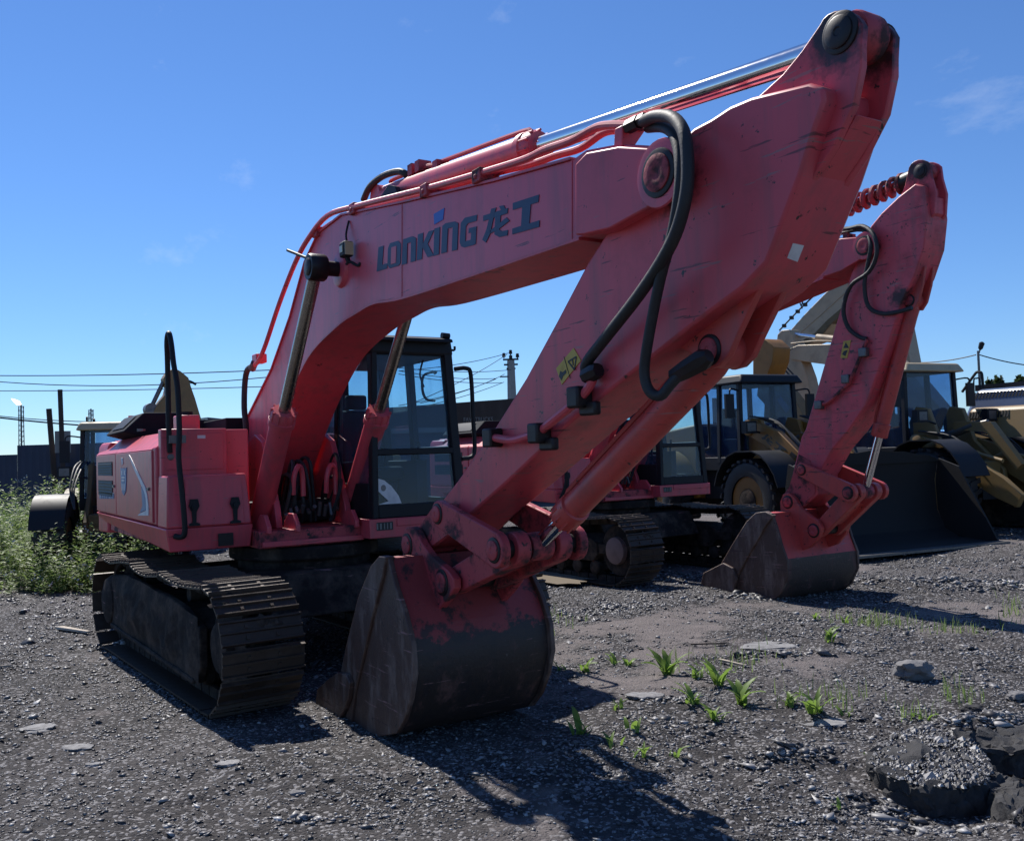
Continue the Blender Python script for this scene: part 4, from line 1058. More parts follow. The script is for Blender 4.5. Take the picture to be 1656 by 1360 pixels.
sp2['edge_o'] = f2([(1238, 827), (1222, 829), (1207, 843), (1187, 875), (1166, 911), (1146, 942)], -.62)
sp2['edge_i'] = f2([(1250, 834), (1238, 850), (1228, 868), (1212, 895), (1196, 925), (1182, 958)], -.62)
sp2['cutter'] = f2([(1135, 944), (1139, 926), (1171, 910), (1186, 918), (1193, 936), (1188, 957), (1160, 954)], -.64)
sp2['lip'] = (one(f2, (1172, 955), -.6), one(f2, (1135, 947), -.6))
sp2['bear'] = f2([(1261, 812), (1266, 799), (1275, 797), (1285, 805), (1294, 821), (1311, 835), (1322, 842), (1329, 854), (1325, 868), (1310, 885), (1290, 892), (1272, 872), (1268, 835), (1262, 825)], -.262)
M['red_ear2'] = surf('greasy_red_paint', RED, 0.45, amt=0.6, scale=3, dirt=(0.05, 0.025, 0.025), chips=0.05, stains=[(q3(P2['top'], -.125), .50)])
M['red_arm2'] = surf('weathered_red_paint', RED, 0.45, amt=0.6, scale=3, lo=0.5, hi=0.75, chips=0.09, scratch=.06, drip=.6, var=.22, dirt=(0.08, 0.035, 0.035), stains=[(q3(P2['pivot'], -.185), .35), (q3(P2['bc0'], -.185), .40), (q3(P2['tip'], -.185), .40)])
sp2['mat_arm'] = 'red_arm2'
R2 = thing('excavator', 'red excavator standing second, its bucket cylinder rod shining beside its steep arm', 'excavator', O2, 0, 'red excavators')
build_under(R2, 0.06, False)
build_house(R2, False)
boom2, arm2 = build_front(R2, sp2, False)
def at3b(lst): return [YP(a, b, y + O2[1]) - Vector(O2) for (a, b, y) in lst]
for pts, r in (([(1345, 372, -.24), (1372, 370, -.24), (1395, 366, -.26), (1413, 380, -.32), (1418, 410, -.33), (1405, 440, -.30), (1376, 462, -.27), (1364, 500, -.25), (1372, 530, -.23), (1390, 545, -.21), (1402, 548, -.20)], .024),
               ([(1358, 378, -.16), (1395, 372, -.22), (1408, 395, -.30), (1404, 425, -.29), (1398, 460, -.27), (1404, 495, -.24), (1425, 507, -.22), (1450, 505, -.21), (1475, 498, -.20)], .024)):
    MB().tube(at3b(pts), r, 8).build('hydraulic_hose', 'rubber', boom2)
MB().tube(at3b([(1403, 549, -.22), (1396, 565, -.22), (1375, 615, -.22), (1362, 630, -.22), (1340, 650, -.22), (1322, 655, -.22)]), .022, 8).build('arm_pipe', 'red_worn', arm2)
for (px, py) in ((1397, 570), (1369, 613), (1325, 655)):
    a = YP(px, py, O2[1] - .22) - Vector(O2); MB().box(a.x - .05, a.x + .05, -.26, -.186, a.z - .05, a.z + .05).build('pipe_clamp', 'steel', arm2, bev=.01)
w2 = MB().prism([(p.x, p.z) for p in at3b([(1364, 552, -.19), (1376, 550, -.19), (1370, 579, -.19), (1359, 579, -.19)])], -.190, -.184).build('warning_sticker', 'yellowprint', arm2)
g = MB()
for T in ([(1368, 554), (1373, 563), (1364, 563)], [(1365, 568), (1371, 566), (1367, 576), (1362, 573)]):
    g.prism([(p.x, p.z) for p in at3b([(a, b, -.19) for a, b in T])], -.193, -.189)
g.build('warning_symbols', 'blackprint', w2)
a = at3b([(1368, 385, -.235)])[0]
MB().box(a.x - .03, a.x + .03, -.25, -.1, a.z - .16, a.z + .05).build('pipe_bracket', 'red_worn', boom2)

# ================================================================== the ground
def lattice(seed):
    return np.random.default_rng(seed).random((256, 256))
LAT = [lattice(40 + i) for i in range(6)]
def vnoise(x, y, sc, k):
    x = np.asarray(x) / sc + 31.7 * k; y = np.asarray(y) / sc + 17.3 * k
    xi = np.floor(x).astype(int); yi = np.floor(y).astype(int); fx = x - xi; fy = y - yi
    fx = fx * fx * (3 - 2 * fx); fy = fy * fy * (3 - 2 * fy); T = LAT[k % 6]
    a = T[xi % 256, yi % 256]; b = T[(xi + 1) % 256, yi % 256]; c = T[xi % 256, (yi + 1) % 256]; d = T[(xi + 1) % 256, (yi + 1) % 256]
    return (a * (1 - fx) + b * fx) * (1 - fy) + (c * (1 - fx) + d * fx) * fy - 0.5
PIT = ZP(1640, 1232)
CH1 = [ZP(a, b) for a, b in ((1398, 1250), (1440, 1203), (1500, 1182), (1562, 1197), (1597, 1237), (1610, 1262), (1600, 1284), (1560, 1294), (1500, 1292), (1440, 1278))]
CH1C = sum(CH1, Vector()) / len(CH1)
def smooth(t): t = np.clip(t, 0, 1); return t * t * (3 - 2 * t)
RUBH = [(ZP(a, b), rx, ry) for a, b, rx, ry in ((1130, 935, .9, .22), (1215, 968, .35, .2), (1290, 1225, .28, .16), (1500, 942, 1.2, .25), (1600, 950, .9, .25), (1090, 1145, .22, .10), (1262, 1068, .5, .10), (870, 1000, .5, .25), (200, 1045, .6, .12), (1640, 1180, .3, .2))]
def dust(x, y): return smooth((vnoise(x, y, 1.9, 2) + .55 * vnoise(x, y, .7, 5) + .35 * vnoise(x, y, .25, 0) + .25 * vnoise(x, y, .1, 3) - .20) * 3.0)
def mask(x, y): return smooth((vnoise(x, y, 1.6, 3) + vnoise(x, y, .6, 4) * .6 + .12) * 2.6)
def H(x, y):
    x = np.asarray(x, float); y = np.asarray(y, float)
    far = smooth(1.4 - np.hypot(x - 3, y - 2) / 22)
    rough = (.35 + 1.2 * mask(x, y)) * (1 - .55 * dust(x, y))
    h = .10 * vnoise(x, y, 3.1, 0) * far + .055 * vnoise(x, y, 1.1, 1) * far + (.035 * vnoise(x, y, .38, 2) + .024 * np.abs(vnoise(x, y, .16, 3)) + .018 * vnoise(x, y, .075, 4)) * rough * far
    # flattened under the machines
    for (cx, cy) in ((0, 0), (-3, 6.05)):
        w = smooth(1.5 - np.maximum(np.abs(x - cx) / 2.6, np.abs(y - cy) / 2.0)); h = h * (1 - .8 * w) - .012 * w
    for (cx, cy) in ((2.9, 0), (.9, 6.0)):
        w = smooth(1.6 - np.hypot(x - cx, (y - cy) / 1.2) / .75); h = h * (1 - .8 * w) - .02 * w
    for p, rx, ry in RUBH:
        ca, sa = math.cos(YAW + PI / 2), math.sin(YAW + PI / 2); u = ((x - p.x) * ca + (y - p.y) * sa) / rx; v = (-(x - p.x) * sa + (y - p.y) * ca) / ry
        h = h + .055 * np.exp(-(u * u + v * v) * .9) * (.6 + .8 * vnoise(x, y, .12, 2) + .8 * vnoise(x, y, .3, 5))
    # hole beside the broken asphalt and the lower ground in front of it
    w = smooth(1.35 - np.hypot((x - PIT.x) / .30, (y - PIT.y) / .45)); h = h - .20 * w
    w = smooth(1.3 - np.hypot((x - CH1C.x - .22) / .35, (y - CH1C.y + .05) / .8)); h = h - .09 * w
    w = smooth(1.3 - np.hypot((x - PIT.x + .42) / .25, (y - PIT.y - .15) / .8)); h = h + .10 * w
    return h
def axis(lo, hi, st, ext, gr=1.22):
    a = list(np.arange(lo, hi, st)); s = st
    while a[-1] < ext: s *= gr; a.append(a[-1] + s)
    s = st; b = [a[0]]
    while b[-1] > -ext: s *= gr; b.append(b[-1] - s)
    return np.array(b[1:][::-1] + a)
gx = axis(-4.0, 7.6, .034, 900); gy = axis(-3.6, 8.2, .036, 900)
GX, GY = np.meshgrid(gx, gy, indexing='ij')
GZ = H(GX, GY)
me = bpy.data.meshes.new('ground')
nx, ny = GX.shape
co = np.stack([GX, GY, GZ], -1).reshape(-1, 3)
idx = np.arange(nx * ny).reshape(nx, ny)
fq = np.stack([idx[:-1, :-1], idx[1:, :-1], idx[1:, 1:], idx[:-1, 1:]], -1).reshape(-1, 4)
def npmesh(me, co, fq):
    k = fq.shape[1]
    me.vertices.add(len(co)); me.vertices.foreach_set('co', co.astype(np.float32).ravel())
    me.loops.add(fq.size); me.loops.foreach_set('vertex_index', fq.astype(np.int32).ravel())
    me.polygons.add(len(fq)); me.polygons.foreach_set('loop_start', np.arange(0, fq.size, k, dtype=np.int32)); me.polygons.foreach_set('loop_total', np.full(len(fq), k, np.int32))
    me.update(calc_edges=True)
npmesh(me, co, fq); me.shade_smooth()

m, nt, b = mk('dark_gravelly_soil'); L = nt.links.new
tc = N(nt, "ShaderNodeTexCoord")
n1 = N(nt, "ShaderNodeTexNoise", Scale=0.55, Detail=8.0, Roughness=0.6); L(tc.outputs["Object"], n1.inputs["Vector"])
n2 = N(nt, "ShaderNodeTexNoise", Scale=22.0, Detail=8.0, Roughness=0.75); L(tc.outputs["Object"], n2.inputs["Vector"])
v1 = N(nt, "ShaderNodeTexVoronoi", Scale=55.0); L(tc.outputs["Object"], v1.inputs["Vector"])
r1 = ramp(nt, .38, .68, (0.034, 0.031, 0.031, 1), (0.095, 0.087, 0.085, 1)); L(n1.outputs[0], r1.inputs[0])
r2 = ramp(nt, .36, .70, (0.50, 0.50, 0.51, 1), (1.35, 1.33, 1.33, 1)); L(n2.outputs[0], r2.inputs[0])
mu = N(nt, "ShaderNodeMix", data_type='RGBA', blend_type='MULTIPLY'); mu.inputs["Factor"].default_value = 1
L(r1.outputs[0], mu.inputs["A"]); L(r2.outputs[0], mu.inputs["B"])
sp = N(nt, "ShaderNodeSeparateColor"); L(v1.outputs["Color"], sp.inputs[0])
rs = ramp(nt, .80, .84); L(sp.outputs[0], rs.inputs[0])
ms = N(nt, "ShaderNodeMix", data_type='RGBA'); L(rs.outputs[0], ms.inputs["Factor"]); L(mu.outputs["Result"], ms.inputs["A"]); ms.inputs["B"].default_value = (0.23, 0.22, 0.22, 1)
at = N(nt, "ShaderNodeAttribute", attribute_name='dust')
n5 = N(nt, "ShaderNodeTexNoise", Scale=7.0, Detail=7.0, Roughness=0.7); L(tc.outputs["Object"], n5.inputs["Vector"])
r5 = ramp(nt, .3, .75, (0.120, 0.104, 0.100, 1), (0.205, 0.178, 0.170, 1)); L(n5.outputs[0], r5.inputs[0])
md = N(nt, "ShaderNodeMix", data_type='RGBA'); L(at.outputs["Fac"], md.inputs["Factor"]); L(ms.outputs["Result"], md.inputs["A"]); L(r5.outputs[0], md.inputs["B"])
L(md.outputs["Result"], b.inputs["Base Color"]); b.inputs["Roughness"].default_value = .9; b.inputs["Specular IOR Level"].default_value = .25
bp1 = N(nt, "ShaderNodeBump", Strength=.9, Distance=.012); L(v1.outputs["Distance"], bp1.inputs["Height"]); bp1.invert = True
bp2 = N(nt, "ShaderNodeBump", Strength=.8, Distance=.02); L(n2.outputs[0], bp2.inputs["Height"]); L(bp1.outputs[0], bp2.inputs["Normal"])
L(bp2.outputs[0], b.inputs["Normal"])
at_ = me.attributes.new('dust', 'FLOAT', 'POINT'); at_.data.foreach_set('value', dust(GX, GY).astype(np.float32).ravel())
me.materials.append(m)
go = bpy.data.objects.new('ground', me); COL.objects.link(go); go['kind'] = 'structure'

# ---- gravel: tens of thousands of loose chips lying on the soil, thinner with distance
def chips(n, rmin, rmax, s0, s1, seed, at=None):
    g = np.random.default_rng(seed)
    if at is not None: return chip_mesh(g, at[0], at[1], np.hypot(at[0] - CAM.x, at[1] - CAM.y), s0, s1)
    az = YAW + np.radians(g.uniform(-52, 52, n * 2)); r = rmin * (rmax / rmin) ** g.random(n * 2)
    x = CAM.x + r * np.cos(az); y = CAM.y + r * np.sin(az)
    keep = g.random(n * 2) < (.25 + .75 * smooth(vnoise(x, y, .55, 5) * 2.5 + vnoise(x, y, .22, 1) * 1.2 + .55)) * (1 - .88 * dust(x, y)); x = x[keep][:n]; y = y[keep][:n]; r = r[keep][:n]
    return chip_mesh(g, x, y, r, s0, s1)
def chip_mesh(g, x, y, r, s0, s1):
    n = len(x)
    s = (s0 + s1 * r) * np.exp(g.normal(0, .42, n))
    z = H(x, y) + s * .10
    base = np.array([(1, 0, 0), (0, 1, 0), (-1, 0, 0), (0, -1, 0), (0, 0, 1), (0, 0, -1)], float)
    P = base[None] * (1 + g.uniform(-.45, .45, (n, 6, 1))) + g.uniform(-.25, .25, (n, 6, 3))
    P *= np.stack([g.uniform(.7, 1.35, n), g.uniform(.6, 1.0, n), g.uniform(.18, .50, n)], -1)[:, None, :] * s[:, None, None]
    a = g.uniform(0, 2 * PI, n); t = g.normal(0, .28, n)
    ca, sa, ct, st_ = np.cos(a), np.sin(a), np.cos(t), np.sin(t)
    X = P[..., 0] * ct[:, None] + P[..., 2] * st_[:, None]; Z = -P[..., 0] * st_[:, None] + P[..., 2] * ct[:, None]; Y = P[..., 1]
    Q = np.stack([X * ca[:, None] - Y * sa[:, None] + x[:, None], X * sa[:, None] + Y * ca[:, None] + y[:, None], Z + z[:, None]], -1).reshape(-1, 3)
    F = np.array([(0, 1, 4), (1, 2, 4), (2, 3, 4), (3, 0, 4), (1, 0, 5), (2, 1, 5), (3, 2, 5), (0, 3, 5)])
    FF = (np.arange(n)[:, None, None] * 6 + F[None]).reshape(-1, 3)
    return Q, FF
RUB = [(1130, 935, .9, .22), (1010, 925, .6, .2), (1215, 968, .35, .2), (1290, 1225, .28, .16), (1225, 1232, .2, .12), (1500, 942, 1.2, .25), (1600, 950, .9, .25), (1090, 1145, .22, .10), (1262, 1068, .5, .10), (870, 1000, .5, .25), (1000, 985, .4, .3), (200, 1045, .6, .12), (1430, 1300, .3, .12), (1560, 1325, .4, .10), (1640, 1180, .3, .2), (1480, 1318, .5, .08), (1420, 1290, .2, .1), (1560, 1190, .4, .08), (300, 960, .8, .3), (500, 1330, .12, .05)]
RUBP = [(ZP(a, b), rx, ry) for a, b, rx, ry in RUB]
def clods(seed, per):
    g = np.random.default_rng(seed); xs, ys = [], []
    ca, sa = math.cos(YAW + PI / 2), math.sin(YAW + PI / 2)
    for p, rx, ry in RUBP:
        n = int(per * (rx * ry) / .1 + 30); u = g.normal(0, rx * .55, n); v = g.normal(0, ry * .6, n)
        xs.append(p.x + u * ca - v * sa); ys.append(p.y + u * sa + v * ca)
    return np.concatenate(xs), np.concatenate(ys)
parts = [chips(150000, 2.5, 22, .0038, .00085, 1), chips(14000, 2.8, 22, .007, .0012, 2), chips(600, 3.2, 18, .015, .0012, 3), chips(0, 0, 0, .010, .0010, 4, clods(4, 150)), chips(0, 0, 0, .017, .0012, 5, clods(5, 35))]
Q = np.concatenate([p[0] for p in parts]); o = 0; FF = []
for p in parts: FF.append(p[1] + o); o += len(p[0])
me = bpy.data.meshes.new('gravel'); npmesh(me, Q, np.concatenate(FF))
m, nt, b = mk('gravel_stone'); L = nt.links.new
g = N(nt, "ShaderNodeNewGeometry"); rr = nt.nodes.new("ShaderNodeValToRGB"); e = rr.color_ramp.elements
e[0].position = 0; e[0].color = (0.030, 0.028, 0.030, 1); e[1].position = 1; e[1].color = (0.42, 0.41, 0.40, 1)
for p, c in ((.40, (0.060, 0.057, 0.060, 1)), (.68, (0.13, 0.125, 0.128, 1)), (.90, (0.28, 0.27, 0.265, 1))):
    k = e.new(p); k.color = c
L(g.outputs["Random Per Island"], rr.inputs[0]); L(rr.outputs[0], b.inputs["Base Color"]); b.inputs["Roughness"].default_value = .5
me.materials.append(m)
gv = bpy.data.objects.new('gravel', me); COL.objects.link(gv); gv['kind'] = 'stuff'

# ---- puddle of muddy water beyond the bucket
def blob(c, rx, ry, n, seed, jit=.3):
    g = random.Random(seed); return [(c.x + rx * (1 + jit * (g.random() - .5) * 2) * math.cos(2 * PI * k / n), c.y + ry * (1 + jit * (g.random() - .5) * 2) * math.sin(2 * PI * k / n)) for k in range(n)]
m, nt, b = mk('muddy_water'); b.inputs["Base Color"].default_value = (0.30, 0.25, 0.19, 1); b.inputs["Roughness"].default_value = .22
pc = ZP(885, 938); pz = float(np.max(H(*np.array(blob(pc, .8, .35, 16, 4)).T))) * .5 + .02
mbp = MB(); mbp.add([(p[0], p[1], .055) for p in blob(pc, .95, .38, 22, 4)], [tuple(range(22))])
po = mbp.build('puddle', m, kind='structure')

# ---- broken asphalt, stones, slabs, sticks
def lump(name, outline, z1, depth, m, label, cat, group=None, rough=.02, sub=3, seed=1):
    import bmesh
    bm = bmesh.new(); n = len(outline)
    t = [bm.verts.new((p[0], p[1], z1)) for p in outline]; cx = sum(p[0] for p in outline) / n; cy = sum(p[1] for p in outline) / n
    lo = [bm.verts.new((cx + (p[0] - cx) * .9, cy + (p[1] - cy) * .9, z1 - depth)) for p in outline]
    c = bm.verts.new((cx, cy, z1 + .01)); cl = bm.verts.new((cx, cy, z1 - depth))
    for i in range(n):
        j = (i + 1) % n
        bm.faces.new((t[i], t[j], c)); bm.faces.new((lo[i], lo[j], t[j], t[i])); bm.faces.new((lo[j], lo[i], cl))
    bmesh.ops.recalc_face_normals(bm, faces=bm.faces)
    bmesh.ops.subdivide_edges(bm, edges=bm.edges[:], cuts=sub, use_grid_fill=True)
    for v in bm.verts:
        dd, _p = mnoise.voronoi(Vector(v.co) * 14 + Vector((seed, 0, 0))); v.co += Vector(((_p[0] - _p[1]).x, (_p[0] - _p[1]).y, (_p[0] - _p[1]).z)) * rough * .02 + Vector((0, 0, (dd[1] - dd[0]) * rough * .35))
        q = Vector(v.co) * 7 + Vector((seed * 3.1, 0, 0)); q2 = Vector(v.co) * 23
        d = Vector((mnoise.noise(q), mnoise.noise(q + Vector((9, 4, 2))), mnoise.noise(q + Vector((3, 8, 5))))) * rough + Vector((mnoise.noise(q2), mnoise.noise(q2 + Vector((5, 1, 7))), mnoise.noise(q2 + Vector((1, 6, 3))))) * rough * .45 + Vector((0, 0, 1)) * mnoise.noise(Vector(v.co) * 60) * rough * .30 + Vector((mnoise.noise(Vector(v.co) * 55 + Vector((2, 2, 2))), mnoise.noise(Vector(v.co) * 55), 0)) * rough * .25
        v.co += d
    me = bpy.data.meshes.new(name); bm.to_mesh(me); bm.free(); me.materials.append(M[m]); me.shade_smooth(); me.set_sharp_from_angle(angle=math.radians(32))
    o = bpy.data.objects.new(name, me); COL.objects.link(o); tag(o, label, cat, group); return o
ck1 = lump('asphalt_chunk', [(p.x, p.y) for p in CH1], .05, .28, 'asphalt', 'broad broken asphalt slab with gravel on top at the lower right, its front edge crumbling', 'asphalt chunk', 'broken asphalt slabs', .055, 9, 1)
C2 = [ZP(a, b, .0) for a, b in ((1598, 1262), (1640, 1262), (1700, 1272), (1720, 1340), (1660, 1345), (1630, 1325), (1606, 1295))]
lump('asphalt_chunk', [(p.x, p.y) for p in C2], .02, .24, 'asphalt', 'smaller tilted asphalt slab at the very corner of the picture, beside the dark hole', 'asphalt chunk', 'broken asphalt slabs', .05, 9, 2)
C3 = [ZP(a, b, .05) for a, b in ((1535, 1178), (1590, 1168), (1680, 1172), (1700, 1200), (1640, 1214), (1580, 1210), (1545, 1200))]
lump('asphalt_chunk', [(p.x, p.y) for p in C3], .06, .2, 'asphalt', 'dark asphalt ledge overhanging the far side of the hole', 'asphalt chunk', 'broken asphalt slabs', .055, 9, 3)
# loose chips on top of the slab
g = np.random.default_rng(9); mb = MB()
for k in range(2400):
    u = g.random(2); i = int(g.integers(len(CH1))); a = CH1C.lerp(CH1[i], math.sqrt(u[0]) * .97).lerp(CH1C.lerp(CH1[(i + 1) % len(CH1)], math.sqrt(u[0]) * .97), u[1])
    s = .0085 * math.exp(g.normal(0, .45)); z = .05 + .015 * (1 - u[0]) + .02 * g.random()
    A = g.uniform(0, 6.28); ca, sa = math.cos(A) * s, math.sin(A) * s
    mb.add([(a.x + 1.3 * ca, a.y + 1.3 * sa, z), (a.x - sa, a.y + ca, z), (a.x - ca, a.y - sa, z), (a.x + sa, a.y - ca, z), (a.x + .2 * s, a.y, z + s * .8)], [(0, 1, 4), (1, 2, 4), (2, 3, 4), (3, 0, 4), (3, 2, 1, 0)])
mb.build('loose_chips', m if False else bpy.data.materials['gravel_stone'], ck1, kind='stuff')

def stone(px, py, wpx, hpx, label, m='stone', flat=.6, group=None, seed=0, name='stone', cat='stone'):
    import bmesh
    p = ZP(px, py); s = (CAM - p).length / FPX; rx = wpx * s / 2; h = hpx * s; z0 = float(H(p.x, p.y))
    bm = bmesh.new(); bmesh.ops.create_icosphere(bm, subdivisions=4, radius=1.0); g = random.Random(seed); of = Vector((seed * 7.3, seed * 1.7, 0))
    thin = name == 'flat_stone'; ry = rx * g.uniform(.55, .8); A = YAW + PI / 2 + g.uniform(-.3, .3); ca, sa = math.cos(A), math.sin(A)
    for v in bm.verts:
        c = v.co.normalized(); k = 1 + .42 * mnoise.noise(c * 1.1 + of) + .20 * mnoise.noise(c * 2.7 + of) + .07 * mnoise.noise(c * 7 + of)
        q = c * k
        if thin: q.z = max(-1, min(1, q.z * 2.5)) * (.8 + .25 * mnoise.noise(q * 3 + of))
        else: q.z = min(q.z, .82 + .25 * mnoise.noise(q * 1.5 + of))
        x, y, z = q.x * rx, q.y * ry, (q.z * .5 + .42) * h
        v.co = (x * ca - y * sa + p.x, x * sa + y * ca + p.y, z0 + z - (.25 * h if thin else 0))
    me = bpy.data.meshes.new(name); bm.to_mesh(me); bm.free(); me.materials.append(M[m]); me.shade_smooth(); me.set_sharp_from_angle(angle=math.radians(28))
    o = bpy.data.objects.new(name, me); COL.objects.link(o); return tag(o, label, cat, group)
stone(1480, 1100, 56, 30, 'largest rounded grey boulder lying alone on the gravel', seed=3)
stone(1573, 1152, 30, 16, 'dark lump of asphalt between the boulder and the broken slabs', 'asphalt', seed=4)
stone(1645, 1128, 26, 14, 'grey stone cut by the right edge of the picture', seed=5)
stone(60, 1186, 46, 5, 'pale flat stone near the left edge', 'slab', seed=6, name='flat_stone', group='flat pale stones in the gravel')
stone(127, 1213, 44, 6, 'pale flat stone, second from the left edge', 'slab', seed=7, name='flat_stone', group='flat pale stones in the gravel')
stone(370, 1246, 36, 5, 'pale flat stone in the open gravel below the track', 'slab', seed=8, name='flat_stone', group='flat pale stones in the gravel')
stone(1040, 1142, 52, 7, 'pale flat stone just right of the bucket shadow', 'slab', seed=9, name='flat_stone', group='flat pale stones in the gravel')
stone(1245, 1052, 84, 4, 'widest pale flat slab, pressed into the ground behind the plants', 'slab', seed=10, name='flat_stone', group='flat pale stones in the gravel')
stone(1330, 1170, 62, 4, 'pale slab beside the tallest right-hand plants', 'slab', seed=11, name='flat_stone', group='flat pale stones in the gravel')
stone(150, 1240, 20, 5, 'small pale stone below the two flat stones at left', 'slab', seed=12, name='flat_stone', group='flat pale stones in the gravel')
stone(480, 1287, 24, 5, 'small pale stone near the bottom edge, left of centre', 'slab', seed=13, name='flat_stone', group='flat pale stones in the gravel')
def stick(a, b, w, label, m='stick', lift=.03):
    p = ZP(*a); q = ZP(*b); z = max(float(H(p.x, p.y)), float(H(q.x, q.y))) + lift * .4; mb = MB(); g = random.Random(a[0])
    mid = p.lerp(q, .5) + Vector((0, 0, 0))
    mb.hexa([p + Vector((0, -w, z)), q + Vector((0, -w * .5, z)), q + Vector((0, w * .6, z)), p + Vector((0, w, z))], [p + Vector((.01, -w * .9, z + lift)), q + Vector((0, -w * .4, z + lift * .7)), q + Vector((0, w * .5, z + lift * .7)), p + Vector((0, w * .8, z + lift))])
    tag(mb.build('wood_splinter', m, bev=.003), label, 'splinter', 'splinters of wood on the gravel')
stick((97, 1022), (143, 1029), .045, 'pale splinter lying left of the near track')
stick((1163, 1078), (1207, 1088), .016, 'short pale splinter behind the dock plants', lift=.02)
stick((1158, 1046), (1183, 1041), .014, 'thin grey splinter farther back in front of the flat slab', lift=.015)
stick((1118, 1054), (1175, 1052), .012, 'dark flat lath in front of the flat slab', 'wood', lift=.015)
stick((0, 1087), (18, 1085), .03, 'pale splinter touching the left edge of the picture', lift=.02)

# ---- dock and plantain plants
def leaf_mesh(seed, L_, Wd):
    g = random.Random(seed); mb = MB(); n = 7; v = []; bend = .5 + .5 * g.random(); tw = g.uniform(-.5, .5)
    for i in range(n):
        t = i / (n - 1); w = Wd * (math.sin(PI * min(1, (.12 + .88 * t) ** .8)) ** .8) * (1 if t < 1 else .02) + .002
        r = L_ * t
        x = r * math.cos(1.42 - bend * t * .75); z = r * math.sin(1.42 - bend * t * .75)
        wav = .15 * Wd * math.sin(9 * t + seed)
        c, s = math.cos(tw * t), math.sin(tw * t)
        v += [(x + w * s * .4, w * c, z + .35 * w + wav), (x, 0, z), (x - w * s * .4, -w * c, z + .35 * w - wav)]
    f = []
    for i in range(n - 1):
        o = 3 * i; f += [(o, o + 3, o + 4, o + 1), (o + 1, o + 4, o + 5, o + 2)]
    mb.add(v, f)
    me = bpy.data.meshes.new('leaf'); me.from_pydata(mb.v, [], mb.f); me.materials.append(M['leaf']); me.shade_smooth(); return me
LEAVES = [leaf_mesh(k, 1.0, .085 + .022 * (k % 4)) for k in range(8)]
def plant(px, py, hpx, n, label, seed, spread=1.0):
    p = ZP(px, py); s = (CAM - p).length / FPX * hpx * 1.12
    r = thing('dock_plant', label, 'plant', (p.x, p.y, float(H(p.x, p.y)) - .005), 0, 'young green plants in the gravel')
    g = random.Random(seed)
    n = n + (3 if n > 4 else 1)
    for k in range(n):
        o = bpy.data.objects.new('leaf', LEAVES[g.randrange(8)]); COL.objects.link(o); o.parent = r
        sc = s * g.choice((.35, .5, .7, .9, 1.05)); o.scale = (sc * spread, sc, sc)
        o.rotation_euler = (g.uniform(-.15, .15), g.uniform(-.1, .35), 2 * PI * k / n + g.uniform(-.5, .5))
        o.location = (g.gauss(0, .022), g.gauss(0, .022), 0)
for k, a in enumerate([
    (907, 1085, 18, 5, 'small plant nearest the big bucket in the back row'), (947, 1088, 26, 6, 'second plant of the back row, right of the smallest one'),
    (993, 1076, 22, 5, 'narrow upright plant in the back row'), (1017, 1080, 18, 6, 'low leafy plant beside the narrow upright one'),
    (1078, 1098, 42, 8, 'tall broad-leaved plant at the right end of the back row'), (1128, 1106, 26, 7, 'spreading plant right of the tall broad-leaved one'),
    (1163, 1118, 44, 9, 'densest and tallest dock plant in the middle of the patch'), (1200, 1146, 46, 9, 'tall dock plant in front of the densest one'),
    (1120, 1150, 34, 9, 'bright leafy plant in front, with curling leaves, left of the tall docks'), (1158, 1168, 34, 6, 'pale thin-leaved plant below the tall docks'),
    (1278, 1150, 26, 6, 'narrow plant left of the right-hand dock clump'), (1320, 1160, 44, 8, 'right-hand dock plant with drooping leaves by the pale slab'),
    (1372, 1160, 18, 4, 'tiny plant right of the pale slab'), (1490, 1163, 22, 5, 'lone plant below the boulder'),
    (938, 1195, 44, 6, 'large dock plant at the edge of the bucket shadow'), (998, 1160, 20, 6, 'low plant between bucket shadow and pale flat stone'),
    (996, 1218, 30, 3, 'single upright pair of leaves below the shadow edge plant'), (1026, 1196, 26, 5, 'reddish stalky plant right of the shadow edge'),
    (1032, 1230, 24, 4, 'small pale plant below the stalky one'), (1092, 1228, 26, 7, 'lowest leafy plant in front of the patch'),
    (1340, 1045, 30, 6, 'tall thin weed behind the patch, near the wide slab'), (1318, 1002, 16, 5, 'little plant in front of the second bucket'),
    (1370, 1006, 18, 4, 'little plant at the edge of the second bucket shadow'), (1352, 1306, 18, 2, 'two dry leaves standing alone near the bottom right'), (1402, 1222, 12, 4, 'tiny plant left of the broken slab')]):
    plant(*a, seed=50 + k)

# short grass tufts along the shadow of the second bucket and on the right
def blades(name, pts, hmin, hmax, seed, m='weed', w=.004):
    g = np.random.default_rng(seed); n = len(pts); v = []; f = []
    for i, (x, y) in enumerate(pts):
        h = g.uniform(hmin, hmax); a = g.uniform(0, 6.28); l = g.uniform(.1, .5) * h; z = float(H(x, y)); dx, dy = math.cos(a), math.sin(a)
        o = len(v); v += [(x - dy * w, y + dx * w, z), (x + dy * w, y - dx * w, z), (x + dx * l * .35 + dy * w * .7, y + dy * l * .35 - dx * w * .7, z + h * .6), (x + dx * l * .35 - dy * w * .7, y + dy * l * .35 + dx * w * .7, z + h * .6), (x + dx * l, y + dy * l, z + h)]
        f += [(o, o + 1, o + 2, o + 3), (o + 3, o + 2, o + 4)]
    mb = MB(); mb.v = v; mb.f = f
    me = bpy.data.meshes.new(name); me.from_pydata(v, [], f); me.materials.append(M[m])
    o = bpy.data.objects.new(name, me); COL.objects.link(o); o['kind'] = 'stuff'; return o
g = np.random.default_rng(77); pts = []
